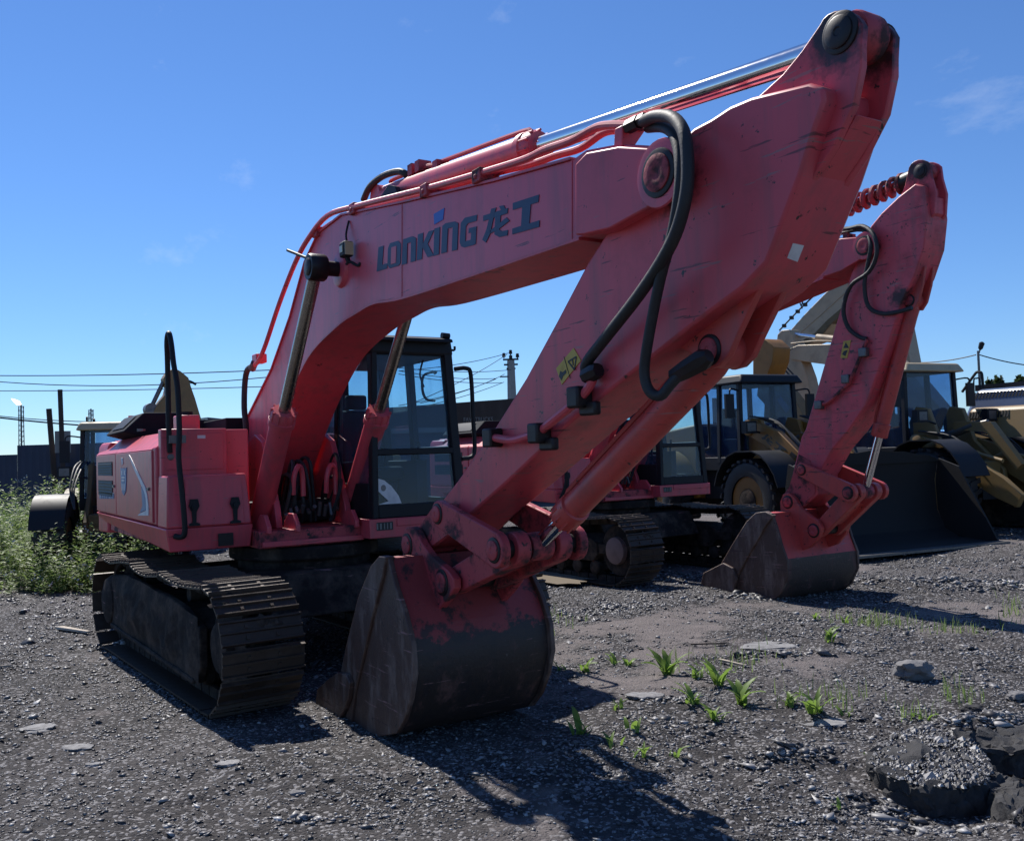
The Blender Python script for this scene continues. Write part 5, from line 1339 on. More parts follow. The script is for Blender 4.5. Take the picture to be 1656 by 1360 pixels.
for (px, py, sx, sy, n) in ((1420, 1005, 60, 8, 120), (1540, 1018, 50, 6, 70), (1330, 1140, 70, 14, 60), (1180, 1080, 80, 20, 60), (1640, 985, 20, 20, 60), (900, 1010, 30, 14, 40), (1560, 1130, 40, 20, 40), (1480, 1160, 30, 8, 20)):
    for k in range(n):
        q = ZP(px + g.normal(0, sx * .6), py + g.normal(0, sy * .6)); pts.append((q.x, q.y))
blades('grass_tufts', pts, .04, .16, 5)

# ---- the weed belt at the left
def weed_belt():
    g = np.random.default_rng(21); v = []; f = []; fl_v = []; fl_f = []
    spots = []
    for k in range(2600):
        x = g.uniform(-14, -6.3); y = g.uniform(-5.6, .4)
        edge = -6.7 - .5 * math.sin(y * 2.1) - .3 * math.sin(y * 5.3)
        if x > edge: continue
        spots.append((x, y, g.uniform(.35, .95) + .10 * max(0, -x - 8) * g.random()))
    for k in range(170): spots.append((g.uniform(-13.5, -9.5), g.uniform(-2.6, .0), g.uniform(1.1, 1.75)))
    for k in range(160): spots.append((g.normal(-7.0, .35), g.normal(-1.25, .45), g.uniform(.15, .35)))
    for (x, y, h) in spots:
        z = float(H(x, y)); a = g.uniform(0, 6.28); lx, ly = .18 * h * math.cos(a), .18 * h * math.sin(a); nl = int(16 + h * 16)
        o = len(v); w = .006
        v += [(x - w, y, z), (x + w, y, z), (x + lx, y + ly, z + h)]; f.append((o, o + 1, o + 2))
        for i in range(nl):
            t = .12 + .88 * i / nl + g.uniform(-.05, .05); b = g.uniform(0, 6.28); L_ = (.05 + .10 * (1.1 - t)) * (.6 + .6 * h); W_ = L_ * g.uniform(.08, .20)
            cx, cy, cz = x + lx * t, y + ly * t, z + h * t; dx, dy = math.cos(b), math.sin(b); up = g.uniform(-.2, .8)
            o = len(v)
            v += [(cx, cy, cz), (cx + dx * L_ * .5 - dy * W_, cy + dy * L_ * .5 + dx * W_, cz + up * L_ * .5), (cx + dx * L_, cy + dy * L_, cz + up * L_ * .7), (cx + dx * L_ * .5 + dy * W_, cy + dy * L_ * .5 - dx * W_, cz + up * L_ * .5)]
            f.append((o, o + 1, o + 2, o + 3))
        if g.random() < .16:
            for i in range(5):
                o = len(fl_v); s = g.uniform(.008, .018); cx, cy, cz = x + lx + g.normal(0, .03), y + ly + g.normal(0, .03), z + h + g.uniform(-.04, .05)
                fl_v += [(cx - s, cy, cz), (cx, cy + s, cz + s * .5), (cx + s, cy, cz), (cx, cy - s, cz + s * .4), (cx, cy, cz + s * 1.3)]
                fl_f += [(o, o + 1, o + 4), (o + 1, o + 2, o + 4), (o + 2, o + 3, o + 4), (o + 3, o, o + 4)]
    for nm, vv, ff, mm in (('weeds', v, f, 'weed'), ('weed_flowers', fl_v, fl_f, 'weedflower')):
        me = bpy.data.meshes.new(nm); me.from_pydata(vv, [], ff); me.materials.append(M[mm])
        o = bpy.data.objects.new(nm, me); COL.objects.link(o); o['kind'] = 'stuff'
weed_belt()

# ================================================================== what stands behind
# ---- far left: fence, posts, flare stack
def lerp3(a, b, t): return a + (b - a) * t
fa = DP(-90, 742, 29); fb = DP(28, 735, 29); fc = DP(28, 717, 29); fd = DP(240, 717, 29)
fn = thing('fence', 'dark navy sheet metal fence with a raised step, far left behind the weeds', 'fence', (fa.x, fa.y, 0))
def fence_sheets(p, q, z0, z1):
    L_ = (Vector((q.x, q.y, 0)) - Vector((p.x, p.y, 0))).length; n = max(2, int(L_ / 1.1)); dx = Vector((q.x - p.x, q.y - p.y, 0)) / n; nr = Vector((-dx.y, dx.x, 0)).normalized() * .03
    for k in range(n):
        a = Vector((p.x, p.y, 0)) + dx * k - Vector((fa.x, fa.y, 0)); mb = MB(); m_ = 6
        A = []; B = []
        for i in range(m_ * 2 + 1):
            t = (i / (m_ * 2)) * .985; o = nr * (1 if i % 2 else 0) * .6
            A.append(a + dx * t + o)
        for i in range(len(A) - 1):
            mb.hexa([A[i] + Vector((0, 0, z0)), A[i + 1] + Vector((0, 0, z0)), A[i + 1] + nr + Vector((0, 0, z0)), A[i] + nr + Vector((0, 0, z0))], [A[i] + Vector((0, 0, z1)), A[i + 1] + Vector((0, 0, z1)), A[i + 1] + nr + Vector((0, 0, z1)), A[i] + nr + Vector((0, 0, z1))])
        mb.build('fence_panel', 'navy', fn)
fence_sheets(fa, fb, 0, fb.z); fence_sheets(fb, fd, 0, (fc.z + fd.z) / 2)
for (px, py, yb_, D, w, lab) in ((97, 630, 735, 28.5, .13, 'taller dark timber post rising above the navy fence'), (79, 661, 725, 28.7, .15, 'shorter leaning dark timber post beside the taller one')):
    t = DP(px, py, D); b = DP(px + (4 if px > 90 else 6), 735, D)
    d = (t - b); base = b - d * (b.z / d.z)
    mb = MB().beam(base, t, w, w)
    tag(mb.build('fence_post', 'wood', bev=.01), lab, 'post', 'timber posts at the fence')
p = DP(90, 714, 28.55); q = DP(100, 700, 28.55)
bd = MB().box(p.x - .05, p.x + .02, p.y - .02, p.y + .42, p.z - .35, p.z + .32).beam((p.x, p.y + .2, 0), (p.x, p.y + .2, p.z - .3), .08, .08)
tag(bd.build('notice_board', 'concrete'), 'small weathered pale board between the two timber posts', 'board')
def lattice_tower(name, label, px, ytop, D, wd, cat, flame=False):
    t = DP(px, ytop, D); o = thing(name, label, cat, (t.x, t.y, 0)); h = t.z; mb = MB()
    for sx in (-1, 1):
        for sy in (-1, 1): mb.beam((sx * wd, sy * wd, 0), (sx * wd * .75, sy * wd * .75, h), wd * .22, wd * .22)
    n = 14
    for k in range(n):
        z0 = h * k / n; z1 = h * (k + 1) / n
        for sy in (-1, 1):
            mb.beam((-wd * .9, sy * wd * .9, z0), (wd * .9, sy * wd * .9, z1), wd * .12, wd * .12); mb.beam((wd * .9 * sy, -wd * .9, z0), (wd * .9 * sy, wd * .9, z1), wd * .12, wd * .12)
        mb.box(-wd, wd, -wd, wd, z1 - wd * .12, z1)
    mb.build('mast', 'steel', o, kind=None); MB().cyl((0, 0, 0), (0, 0, h * 1.02), wd * .3, n=8).build('pipe', 'steel', o)
    if flame:
        f = MB(); f.rev((0, 0, h * 1.02), (.0, -.75, .55), [(0, wd * .25), (wd * 1.2, wd * .9), (wd * 2.6, wd * .6), (wd * 4.0, wd * .1)], 8); f.build('flame', 'flame', o)
    return o
lattice_tower('flare_stack', 'distant lattice flare stack burning a small flame on the left horizon', 34, 657, 300, .85, 'flare stack', True)
lattice_tower('lattice_tower', 'distant lattice tower above the cream cab roof at left', 147, 663, 380, 1.0, 'tower')

# ---- wires
def wire(name, label, A, B, sag, r, group='overhead wires'):
    pts = [lerp3(A, B, k / 14) - Vector((0, 0, sag * 4 * (k / 14) * (1 - k / 14))) for k in range(15)]
    return tag(MB().tube(pts, r, 5, smooth=False).build(name, 'black'), label, 'wire', group)
wire('overhead_wire', 'uppermost long wire across the left sky', DP(-60, 607, 60), DP(470, 597, 52), .15, .03)
wire('overhead_wire', 'wavy middle wire across the left sky', DP(-60, 612, 60), DP(470, 606, 52), .55, .028)
wire('overhead_wire', 'lowest of the three long wires across the left sky', DP(-60, 632, 62), DP(470, 624, 52), .1, .025)
wire('overhead_wire', 'thick cable sloping down to the cream cab roof at left', DP(-60, 668, 40), DP(215, 692, 44), .1, .035)
wire('overhead_wire', 'thin cable just above the thick one at left', DP(-60, 666, 40), DP(215, 682, 44), .15, .02)
wire('overhead_wire', 'wire left of the street lamp on the right', DP(1470, 586, 45), DP(1578, 574, 40), .12, .025)
wire('overhead_wire', 'wire right of the street lamp, leaving the picture', DP(1584, 574, 40), DP(1720, 594, 40), .15, .025)

# ---- concrete pole with insulators behind the cab
PT = DP(826, 583, 45); pol = thing('utility_pole', 'concrete utility pole with insulators between cab and arm', 'utility pole', (PT.x, PT.y, 0))
sx = (CAM - PT); sx.z = 0; sx.normalize(); sidev = Vector((-sx.y, sx.x, 0))      # cross arms run across the view
MB().hexa([(-.22, -.22, 0), (.22, -.22, 0), (.22, .22, 0), (-.22, .22, 0)], [(-.13, -.13, PT.z), (.13, -.13, PT.z), (.13, .13, PT.z), (-.13, .13, PT.z)]).build('pole_shaft', 'concrete', pol)
zt = PT.z
ca = MB()
for z, w in ((zt + .05, .38), (zt - .20, .34), (zt - .40, .22)): ca.beam(Vector((0, 0, z)) - sidev * w, Vector((0, 0, z)) + sidev * w, .10, .08)
ca.beam(Vector((0, 0, zt - .78)) + sidev * .1, Vector((0, 0, zt - .78)) + sidev * -.55, .07, .06).box(-.06, .06, -.06, .06, zt - .85, zt); ca.beam(Vector((0, 0, zt - .1)), Vector((0, 0, zt + .25)), .12, .12)
ca.build('cross_arm', 'black', pol)
for off, z in ((-.33, zt + .12), (.33, zt + .08), (0, zt + .26)):
    q = sidev * off + Vector((0, 0, z)); MB().rev(q, (0, 0, 1), [(0, .03), (.05, .03), (.06, .085), (.12, .09), (.16, .07), (.2, .085), (.25, .06)], 10).build('insulator', 'black', pol)
PB = [(740, 628), (742, 597), (738, 612), (736, 640), (742, 650), (760, 652), (775, 652), (744, 606)]
E_ = [(822, 572), (813, 598), (803, 613), (800, 616), (815, 617), (816, 572), (800, 612), (826, 598)]
for k, ((a, b), (c, d)) in enumerate(zip([(735, 600), (735, 606), (735, 611), (735, 638), (735, 647), (762, 650), (770, 652), (735, 595)], [(822, 571), (803, 612), (813, 619), (802, 613), (815, 618), (820, 573), (816, 605), (826, 598)])):
    wire('service_wire', ['wire rising to the pole top behind the cab', 'wire to the bracket of the concrete pole', 'slack wire below the pole bracket', 'wire rising steeply to the pole bracket', 'lowest wire rising to the concrete pole', 'nearly vertical wire left of the pole', 'short slanting wire close to the pole', 'level wire touching the pole under its insulators'][k],
         DP(a - 90, b + (18 if k in (3, 4) else -6 if k in (1, 2) else 0), 30), DP(c, d, 44.8), .12, .014, 'service wires at the concrete pole')

# ---- dark hall with a truck dealer's sign, behind the cab
sa = DP(690, 662, 34); sb_ = DP(1010, 632, 36)
hv = Vector((sb_.x - sa.x, sb_.y - sa.y, 0)); hl = hv.length; ha = math.atan2(hv.y, hv.x)
hall = thing('truck_hall', 'long dark building with a truck dealer sign behind the cab', 'building', (sa.x, sa.y, 0), ha)
hz = (sa.z + sb_.z) / 2
MB().box(-3, hl, 0, 6, 0, hz - .9).build('wall', 'navy', hall)
MB().hexa([(-3, -.06, hz - .95), (hl, -.06, hz - .95), (hl, 6, hz - .95), (-3, 6, hz - .95)], [(-3, -.06, sa.z), (hl, -.06, sb_.z), (hl, 6, sb_.z), (-3, 6, sa.z)]).build('sign_board', 'wood', hall)
fc_ = bpy.data.curves.new('sign_text', 'FONT'); fc_.body = 'FAW TRUCKS'; fc_.size = .66; fc_.extrude = .012
fo = bpy.data.objects.new('sign_text', fc_); COL.objects.link(fo); bpy.context.view_layer.update()
tm = bpy.data.meshes.new_from_object(fo.evaluated_get(bpy.context.evaluated_depsgraph_get())); COL.objects.unlink(fo); bpy.data.objects.remove(fo)
tm.materials.clear(); tm.materials.append(M['greyprint'])
to = bpy.data.objects.new('sign_lettering', tm); COL.objects.link(to); to.parent = hall
tw = max(v.co.x for v in tm.vertices); tl = DP(746, 668, 34.6); tl_l = (Vector((tl.x, tl.y, 0)) - Vector((sa.x, sa.y, 0))).dot(hv.normalized()); tr2 = DP(792, 664, 35); tr_l = (Vector((tr2.x, tr2.y, 0)) - Vector((sa.x, sa.y, 0))).dot(hv.normalized())
to.location = (tl_l, -.075, hz - .78); to.rotation_euler = (PI / 2, 0, 0); k_ = (tr_l - tl_l) / tw; to.scale = (k_, .62 if False else min(1.0, k_ * 1.25), 1)
for k in range(3):
    MB().box(.5 + k * 3.4, 3.3 + k * 3.4, -.05, .02, 1.7, 2.35).build('window', 'bluegrey', hall)
MB().box(-3, hl, -.25, 0, hz - 1.15, hz - .97).build('eave', 'steel', hall)

# ---- covered truck behind the engine hood
tk0 = XP(318, 700, -16.0)
trk = thing('covered_truck', 'dark truck with a sagging silver tarpaulin behind the front excavator', 'truck', (-16.0, tk0.y, 0))
W_ = 4.6
MB().box(-1.2, 1.2, 0, W_, .9, 2.70).build('cargo_box', 'black', trk, bev=.02)
tp_ = MB(); A = []
nyy = 16
for i in range(nyy + 1):
    t = i / nyy; y = W_ * t; z = 3.02 - .17 * math.sin(PI * min(1, t * 1.6)) + .10 * t + .03 * math.sin(9 * t); A.append((y, z))
v = []; f = []
for (y, z) in A: v += [(-1.22, y, 2.72), (-1.15, y, z), (1.15, y, z - .04), (1.22, y, 2.70)]
for i in range(nyy): o = 4 * i; f += [(o + k, o + 4 + k, o + 5 + k, o + 1 + k) for k in range(3)]
f += [(0, 1, 2, 3), (4 * nyy + 3, 4 * nyy + 2, 4 * nyy + 1, 4 * nyy)]
tp_.add(v, f).build('tarpaulin', 'tarp', trk)
for y in (.8, 3.6):
    for x in (-1.0, 1.0): MB().rev((x - .15, y, .5), (1, 0, 0), [(0, .3), (.02, .5), (.28, .5), (.3, .3)], 20).build('wheel', 'rubber', trk)
MB().box(-.4, .4, 0, W_, .6, .9).build('chassis', 'black', trk)

# ---- excavators with simple visible parts
def crawler_base(root, mat, hx0, hx1, z1, hw=1.25):
    for s in (-1, 1):
        tr = MB().prism(stadium((-1.5, .45), (1.5, .45), .42, .42, 8), s * 1.2 - .28, s * 1.2 + .28).build('track', 'mud', root, bev=.02)
        for k in range(6): MB().rev((-1.3 + .52 * k, s * 1.2 - .30, .3), (0, 1, 0), [(0, .12), (.6, .12)], 12).build('track_roller', 'mud', tr)
    MB().box(-1, 1, -.9, .9, .5, .9).cyl((0, 0, .9), (0, 0, 1.08), .65, n=24).build('undercarriage', 'mud', root)
    MB().box(hx0, hx1, -hw, hw, 1.08, z1).build('upper_body', mat, root, bev=.06)
def boom_poly(pts, w):
    """tapered beam outline along x,z points with widths"""
    L_, R_ = [], []
    for i, (p, ww) in enumerate(zip(pts, w)):
        a = Vector(pts[max(i - 1, 0)]); b = Vector(pts[min(i + 1, len(pts) - 1)]); d = (b - a).normalized(); n = Vector((-d.y, d.x)) * ww / 2
        L_.append((p[0] + n.x, p[1] + n.y)); R_.append((p[0] - n.x, p[1] - n.y))
    return L_ + R_[::-1]
def vents(parent, x0, x1, z0, z1, y, n, slant, m='black'):
    for k in range(n):
        x = x0 + (x1 - x0) * k / n; w = (x1 - x0) / n * .55
        MB().prism([(x, z0), (x + w, z0), (x + w + slant, z1), (x + slant, z1)], y - .012, y + .01).build('vent_slot', m, parent)

# left: tan excavator, only its arm head shows over the hood
XA = -14.0
ax = lambda lst: [XP(a, b, XA) for a, b in lst]
hd_ = ax([(262, 613), (266, 606), (276, 598), (281, 597), (290, 602), (302, 612), (306, 626), (313, 646), (323, 680), (330, 705), (256, 705), (243, 676), (249, 660), (256, 650), (265, 639), (268, 627), (263, 619)])
bx = XP(300, 700, XA)
te = thing('excavator', 'tan excavator whose raised arm head shows over the black engine hood at left', 'excavator', (XA, bx.y + 2.6, 0), -PI / 2)
inv = te.matrix_basis.inverted()
def loc_(p): return inv @ p
def flat(lst, parent, name, m, t0, t1):
    P = [loc_(Vector((q.x, q.y, q.z))) for q in lst]
    return MB().prismv([(p.x, p.y + t0, p.z) for p in P], (0, t1 - t0, 0)).build(name, m, parent, bev=.01)
crawler_base(te, 'tan', -2.4, .9, 1.9)
flat(hd_, te, 'arm', 'tan', -.18, .18)
tb_ = [loc_(q) for q in ax([(323, 690), (330, 705), (256, 705), (250, 690)])]
MB().prism([(-.2, 1.5), (.5, 1.5), (tb_[1].x + .2, 2.5), (tb_[2].x, 2.6), (tb_[2].x - .1, 2.2)], -.22, .22).build('boom', 'tan', te)
a, b = [loc_(q) for q in ax([(264, 618), (243, 662)])]
MB().cyl(a, b, .05, n=12).build('cylinder_rod', 'steel', te)
MB().rev(b - Vector((0, .16, 0)), (0, 1, 0), [(0, .14), (.32, .14)], 14).build('cylinder_eye', 'steel', te)
a, b = [loc_(q) for q in ax([(302, 615), (310, 618)])]
MB().tube([a, b, loc_(ax([(317, 622)])[0])], .03, 6).build('hose_fitting', 'black', te)
for q0, q1 in (((290, 642), (298, 656)), ((276, 636), (284, 638))):
    a, b = [loc_(q) for q in ax([q0, q1])]; MB().beam(a - Vector((0, .19, 0)), b - Vector((0, .19, 0)), .03, .05).build('weld_mark', 'grease', te)

# right: pale excavator facing away, its boom seen between the two red arms
Y5 = 17.2
e5 = thing('excavator', 'pale beige excavator with vented tan hood, its arm hanging between the two red machines', 'excavator', (-2.6, Y5, 0), 0)
g5 = lambda lst, y=Y5 - .25: [(YP(a, b, y).x + 2.6, YP(a, b, y).z) for a, b in lst]
crawler_base(e5, 'tan', -1.6, 2.9, 1.75)
hv5 = YP(1548, 662, Y5 - 1.25)
h5 = MB().hexa([(hv5.x + 2.6, -1.25, 1.75), (3.0, -1.25, 1.75), (3.0, 1.25, 1.75), (hv5.x + 2.6, 1.25, 1.75)], [(hv5.x + 2.75, -1.05, hv5.z + .02), (3.0, -1.05, hv5.z + .02), (3.0, 1.05, hv5.z + .02), (hv5.x + 2.75, 1.05, hv5.z + .02)]).build('engine_hood', 'tan', e5, bev=.10)
vents(h5, hv5.x + 2.72, hv5.x + 3.45, 2.02, 2.16, -1.17, 13, .0)
for k in range(14):
    x = hv5.x + 2.75 + .066 * k; MB().hexa([(x, -1.125, 2.28), (x + .036, -1.125, 2.28), (x + .036, -1.11, 2.28), (x, -1.11, 2.28)], [(x + .02, -1.078, 2.42), (x + .056, -1.078, 2.42), (x + .056, -1.06, 2.42), (x + .02, -1.06, 2.42)]).build('vent_slot', 'black', h5)
MB().prism(g5([(1255, 541), (1262, 534), (1274, 533), (1280, 545), (1285, 560), (1294, 585), (1303, 610), (1310, 640), (1318, 668), (1322, 700), (1330, 760), (1290, 760), (1276, 700), (1266, 640), (1262, 620), (1256, 590), (1253, 560)]), -.2, .2).build('arm', 'pale', e5, bev=.02)
MB().prism(g5([(1272, 572), (1276, 564), (1290, 558), (1360, 556), (1420, 562), (1470, 600), (1520, 660), (1500, 700), (1440, 650), (1400, 600), (1355, 592), (1300, 585), (1280, 582)]), -.24, .24).build('boom', 'pale', e5, bev=.02)
a, b = g5([(1262, 538), (1322, 546)], Y5); c_ = g5([(1420, 556)], Y5)[0]
MB().cyl((a[0], 0, a[1]), (b[0], 0, b[1]), .055, n=12).build('cylinder_rod', 'chrome', e5)
MB().cyl((b[0], 0, b[1]), (c_[0], 0, c_[1]), .10, n=14).build('cylinder_barrel', 'pale', e5)
for dx in (0, 7):
    P = [YP(1275 + dx, 563, Y5 - .4), YP(1264 + dx, 572, Y5 - .45), YP(1263 + dx, 590, Y5 - .45), YP(1276 + dx, 606, Y5 - .45), YP(1281 + dx, 617, Y5 - .42), YP(1272 + dx * .5, 621, Y5 - .4)]
    MB().tube([p - Vector((-2.6, Y5, 0)) for p in P], .022, 6).build('hydraulic_hose', 'rubber', e5)
MB().tube([Vector((p.x + 2.6, -.26, p.z)) for p in [YP(x, y, Y5) for x, y in ((1290, 556), (1330, 552), (1365, 553), (1420, 557))]], .02, 6).build('boom_pipe', 'pale', e5)

# right: second pale excavator, long sloping beam against the sky and blue hood
Y6 = 20.2
e6 = thing('excavator', 'excavator with dark blue vented hood and handrail, its long pale beam sloping against the sky', 'excavator', (-4.4, Y6, 0), 0)
g6 = lambda lst, y=Y6 - .25: [(YP(a, b, y).x + 4.4, YP(a, b, y).z) for a, b in lst]
crawler_base(e6, 'bluegrey', -2.2, 3.2, 2.1)
hv6 = YP(1547, 645, Y6 - 1.25); ht6 = YP(1600, 628, Y6 - 1.1)
h6 = MB().hexa([(hv6.x + 4.4, -1.25, 2.1), (4.2, -1.25, 2.1), (4.2, 1.25, 2.1), (hv6.x + 4.4, 1.25, 2.1)], [(hv6.x + 4.75, -1.0, ht6.z), (4.2, -1.0, ht6.z), (4.2, 1.0, ht6.z), (hv6.x + 4.75, 1.0, ht6.z)]).build('engine_hood', 'bluegrey', e6, bev=.12)
for k in range(16):
    x = hv6.x + 4.68 + .085 * k; z0, z1 = ht6.z - .24, ht6.z - .08; y0_ = -1.0 - .25 * (.24) / (ht6.z - 2.1); y1_ = -1.0 - .25 * .08 / (ht6.z - 2.1)
    MB().hexa([(x, y0_ - .012, z0), (x + .045, y0_ - .012, z0), (x + .045, y0_ + .02, z0), (x, y0_ + .02, z0)], [(x + .05, y1_ - .012, z1), (x + .095, y1_ - .012, z1), (x + .095, y1_ + .02, z1), (x + .05, y1_ + .02, z1)]).build('vent_slot', 'black', h6)
rl = [YP(x, y, Y6 - .8) for x, y in ((1556, 634), (1576, 606), (1580, 602), (1585, 602), (1588, 606), (1590, 632))]
MB().tube([p + Vector((4.4, -Y6, 0)) for p in rl], .035, 8, sub=3).build('handrail', 'black', e6)
rl = [YP(x, y, Y6 - .3) for x, y in ((1575, 630), (1575, 614), (1579, 612), (1584, 613), (1585, 630))]
MB().tube([p + Vector((4.4, -Y6, 0)) for p in rl], .02, 8, sub=3).build('handrail', 'black', e6)
MB().prism(g6([(1269, 545), (1283, 560), (1286, 566), (1322, 552), (1336, 536), (1345, 524), (1376, 490), (1400, 470), (1420, 500), (1440, 600), (1475, 600), (1450, 470), (1425, 425), (1395, 430), (1365, 456), (1337, 472), (1300, 510)]), -.26, .26).build('boom', 'pale', e6, bev=.02)
MB().prism(g6([(1283, 560), (1286, 566), (1324, 550), (1345, 524), (1400, 478), (1396, 470), (1340, 517), (1318, 540)]), -.29, .29).build('underside_shade_strip', 'drab', e6)  # darker strip, the beam's underside shade put into its colour
MB().prism(g6([(1276, 550), (1279, 553), (1330, 508), (1385, 458), (1380, 456), (1326, 504)]), -.275, -.262).build('side_rib', 'pale', e6)
rb = [Vector((p.x + 4.4, -.30, p.z)) for p in [YP(x, y, Y6) for x, y in ((1271, 535), (1300, 505), (1322, 484), (1345, 462))]]
MB().tube(rb, .025, 6).build('boom_pipe', 'black', e6)
for (px, py) in ((1278, 528), (1290, 515), (1300, 505), (1312, 494)):
    p = YP(px, py, Y6); MB().box(p.x + 4.36, p.x + 4.44, -.34, -.22, p.z - .05, p.z + .06).build('pipe_clamp', 'black', e6)
MB().tube([Vector((p.x + 4.4, -.3, p.z)) for p in [YP(x, y, Y6) for x, y in ((1308, 500), (1303, 486), (1307, 478), (1320, 475), (1312, 480), (1307, 495))]], .02, 6).build('hydraulic_hose', 'rubber', e6)
MB().box(-1.0, 2.6, -.2, .9, ht6.z + .0, ht6.z + .16).build('roof_walkway', 'wood', e6)

# yellow backhoe parts between: curved boom and bucket block
Y7 = 14.6
b7 = thing('backhoe_loader', 'yellow backhoe with curved boom and boxy bucket behind the blue cab', 'backhoe loader', (-7.6, Y7, 0), 0)
g7 = lambda lst: [(YP(a, b, Y7 - .2).x + 7.6, YP(a, b, Y7 - .2).z) for a, b in lst]
MB().prism(g7([(1222, 620), (1222, 572), (1230, 552), (1236, 548), (1243, 549), (1250, 556), (1256, 562), (1254, 585), (1246, 606), (1240, 615)]), -.3, .3).build('backhoe_bucket', 'yellow', b7, bev=.02)
MB().prism(g7([(1226, 604), (1245, 612), (1268, 625), (1284, 645), (1296, 670), (1312, 700), (1290, 720), (1268, 690), (1240, 660), (1222, 640)]), -.16, .16).build('backhoe_boom', 'tan', b7, bev=.01)
MB().prism(g7([(1256, 648), (1261, 640), (1276, 660), (1270, 668)]), -.175, .175).build('boom_label', 'greyprint', b7)
MB().prism(g7([(1232, 650), (1248, 668), (1262, 700), (1250, 720), (1230, 700)]), -.1, .1).build('dipper_link', 'yellow', b7)
MB().prism([(-.6, .5), (2.6, .5), (2.6, 1.5), (1.0, 1.7), (-.6, 1.6)], -.8, .8).build('chassis', 'yellow', b7, bev=.03)
for x in (0, 2.2):
    for s in (-1, 1): MB().rev((x, s * .95 - .2, .6), (0, 1, 0), [(0, .35), (.03, .6), (.37, .6), (.4, .35)], 22).build('wheel', 'rubber', b7)

# ---- street lamp and far trees at the right
lp = DP(1582, 573, 40); sl = thing('street_lamp', 'thin street lamp with a slanted head against the right sky', 'street lamp', (lp.x, lp.y, 0))
MB().cyl((0, 0, 0), (0, 0, lp.z + .15), .07, .05, n=10).build('lamp_post', 'steel', sl)
hd0 = DP(1583, 572, 40) - Vector((lp.x, lp.y, 0)); hd1 = DP(1588, 555, 40) - Vector((lp.x, lp.y, 0))
MB().tube([hd0, hd0.lerp(hd1, .5)], .03, 6).build('lamp_arm', 'steel', sl)
MB().rev(hd0.lerp(hd1, .35), hd1 - hd0, [(0, .04), (.08, .10), (.3, .12), (.36, .05)], 10).build('lamp_head', 'black', sl)
def tree(px, ytop, D, w, label, seed):
    t = DP(px, ytop, D); g = random.Random(seed); o = thing('tree', label, 'tree', (t.x, t.y, 0), 0, 'far trees on the right horizon')
    h = t.z; MB().cyl((0, 0, 0), (0, 0, h * .9), .25, .04, n=8).build('trunk', 'wood', o)
    mb = MB()
    for k in range(900):
        z = h * (.25 + .75 * g.random() ** .8); r = w * (1.05 - (z / h)) * math.sqrt(g.random()) + .1; a = 6.283 * g.random(); s = .12 + .14 * g.random()
        c = Vector((r * math.cos(a), r * math.sin(a), z + g.gauss(0, .1))); u = Vector((g.gauss(0, 1), g.gauss(0, 1), g.gauss(0, .5))).normalized() * s; v_ = Vector((g.gauss(0, 1), g.gauss(0, 1), g.gauss(0, 1))).normalized() * s
        mb.add([c - u, c + v_, c + u, c - v_], [(0, 1, 2, 3)])
    me = bpy.data.meshes.new('crown'); me.from_pydata(mb.v, [], mb.f); me.materials.append(M['leaf_dark']); c = bpy.data.objects.new('crown', me); COL.objects.link(c); c.parent = o
tree(1614, 612, 70, 2.4, 'small pointed tree right of the street lamp', 1); tree(1652, 610, 66, 2.6, 'dark tree cut by the right edge of the picture', 2); tree(1601, 616, 75, 1.8, 'tiny treetop close to the handrail at right', 3)
tree(1700, 600, 66, 3, 'tree just outside the right edge', 4) if False else None

# ================================================================== wheel loaders
TYRE = {}
def wheel_parts(parent, x, y, side, r, w, rim):
    key = (round(r, 2), round(w, 2))
    if key not in TYRE:
        mb = MB().rev((0, -w / 2, 0), (0, 1, 0), [(0.02, r * .58), (0, r * .70), (.02, r * .88), (.08, r * .955), (w - .08, r * .955), (w - .02, r * .88), (w, r * .70), (w - .02, r * .58)], 40, cap=False)
        for k in range(26):
            for s in (-1, 1):
                a = 2 * PI * (k + (.5 if s > 0 else 0)) / 26; c, si = math.cos(a), math.sin(a); c2, s2 = math.cos(a + .13), math.sin(a + .13)
                def P(rr, yy, cc, ss): return (rr * cc, yy, rr * ss)
                t = .045; dc, ds = -si * t, c * t
                mb.hexa([(r * .94 * c - dc, 0, r * .94 * si - ds), (r * .94 * c + dc, 0, r * .94 * si + ds), (r * .93 * c2 + dc, s * w * .5, r * .93 * s2 + ds), (r * .93 * c2 - dc, s * w * .5, r * .93 * s2 - ds)],
                        [(r * c - dc, 0, r * si - ds), (r * c + dc, 0, r * si + ds), (r * .985 * c2 + dc, s * w * .5, r * .985 * s2 + ds), (r * .985 * c2 - dc, s * w * .5, r * .985 * s2 - ds)])
        TYRE[key] = mb.mesh('tyre', 'rubber')
    o = bpy.data.objects.new('wheel', MB().rev((0, -w * .42, 0), (0, 1, 0), [(0, r * .57), (.05, r * .60), (.07, r * .5), (.14, r * .45), (w * .7, r * .45), (w * .84, r * .57)], 30).mesh('wheel', rim))
    COL.objects.link(o); o.parent = parent; o.location = (x, y, r)
    MB().rev((0, side * w * .10, 0), (0, side, 0), [(0, r * .44), (.12, r * .42), (.14, r * .30), (.22, r * .28), (.24, r * .12)], 24).build('wheel_hub', 'mud', o)
    t = bpy.data.objects.new('tyre', TYRE[key]); COL.objects.link(t); t.parent = o
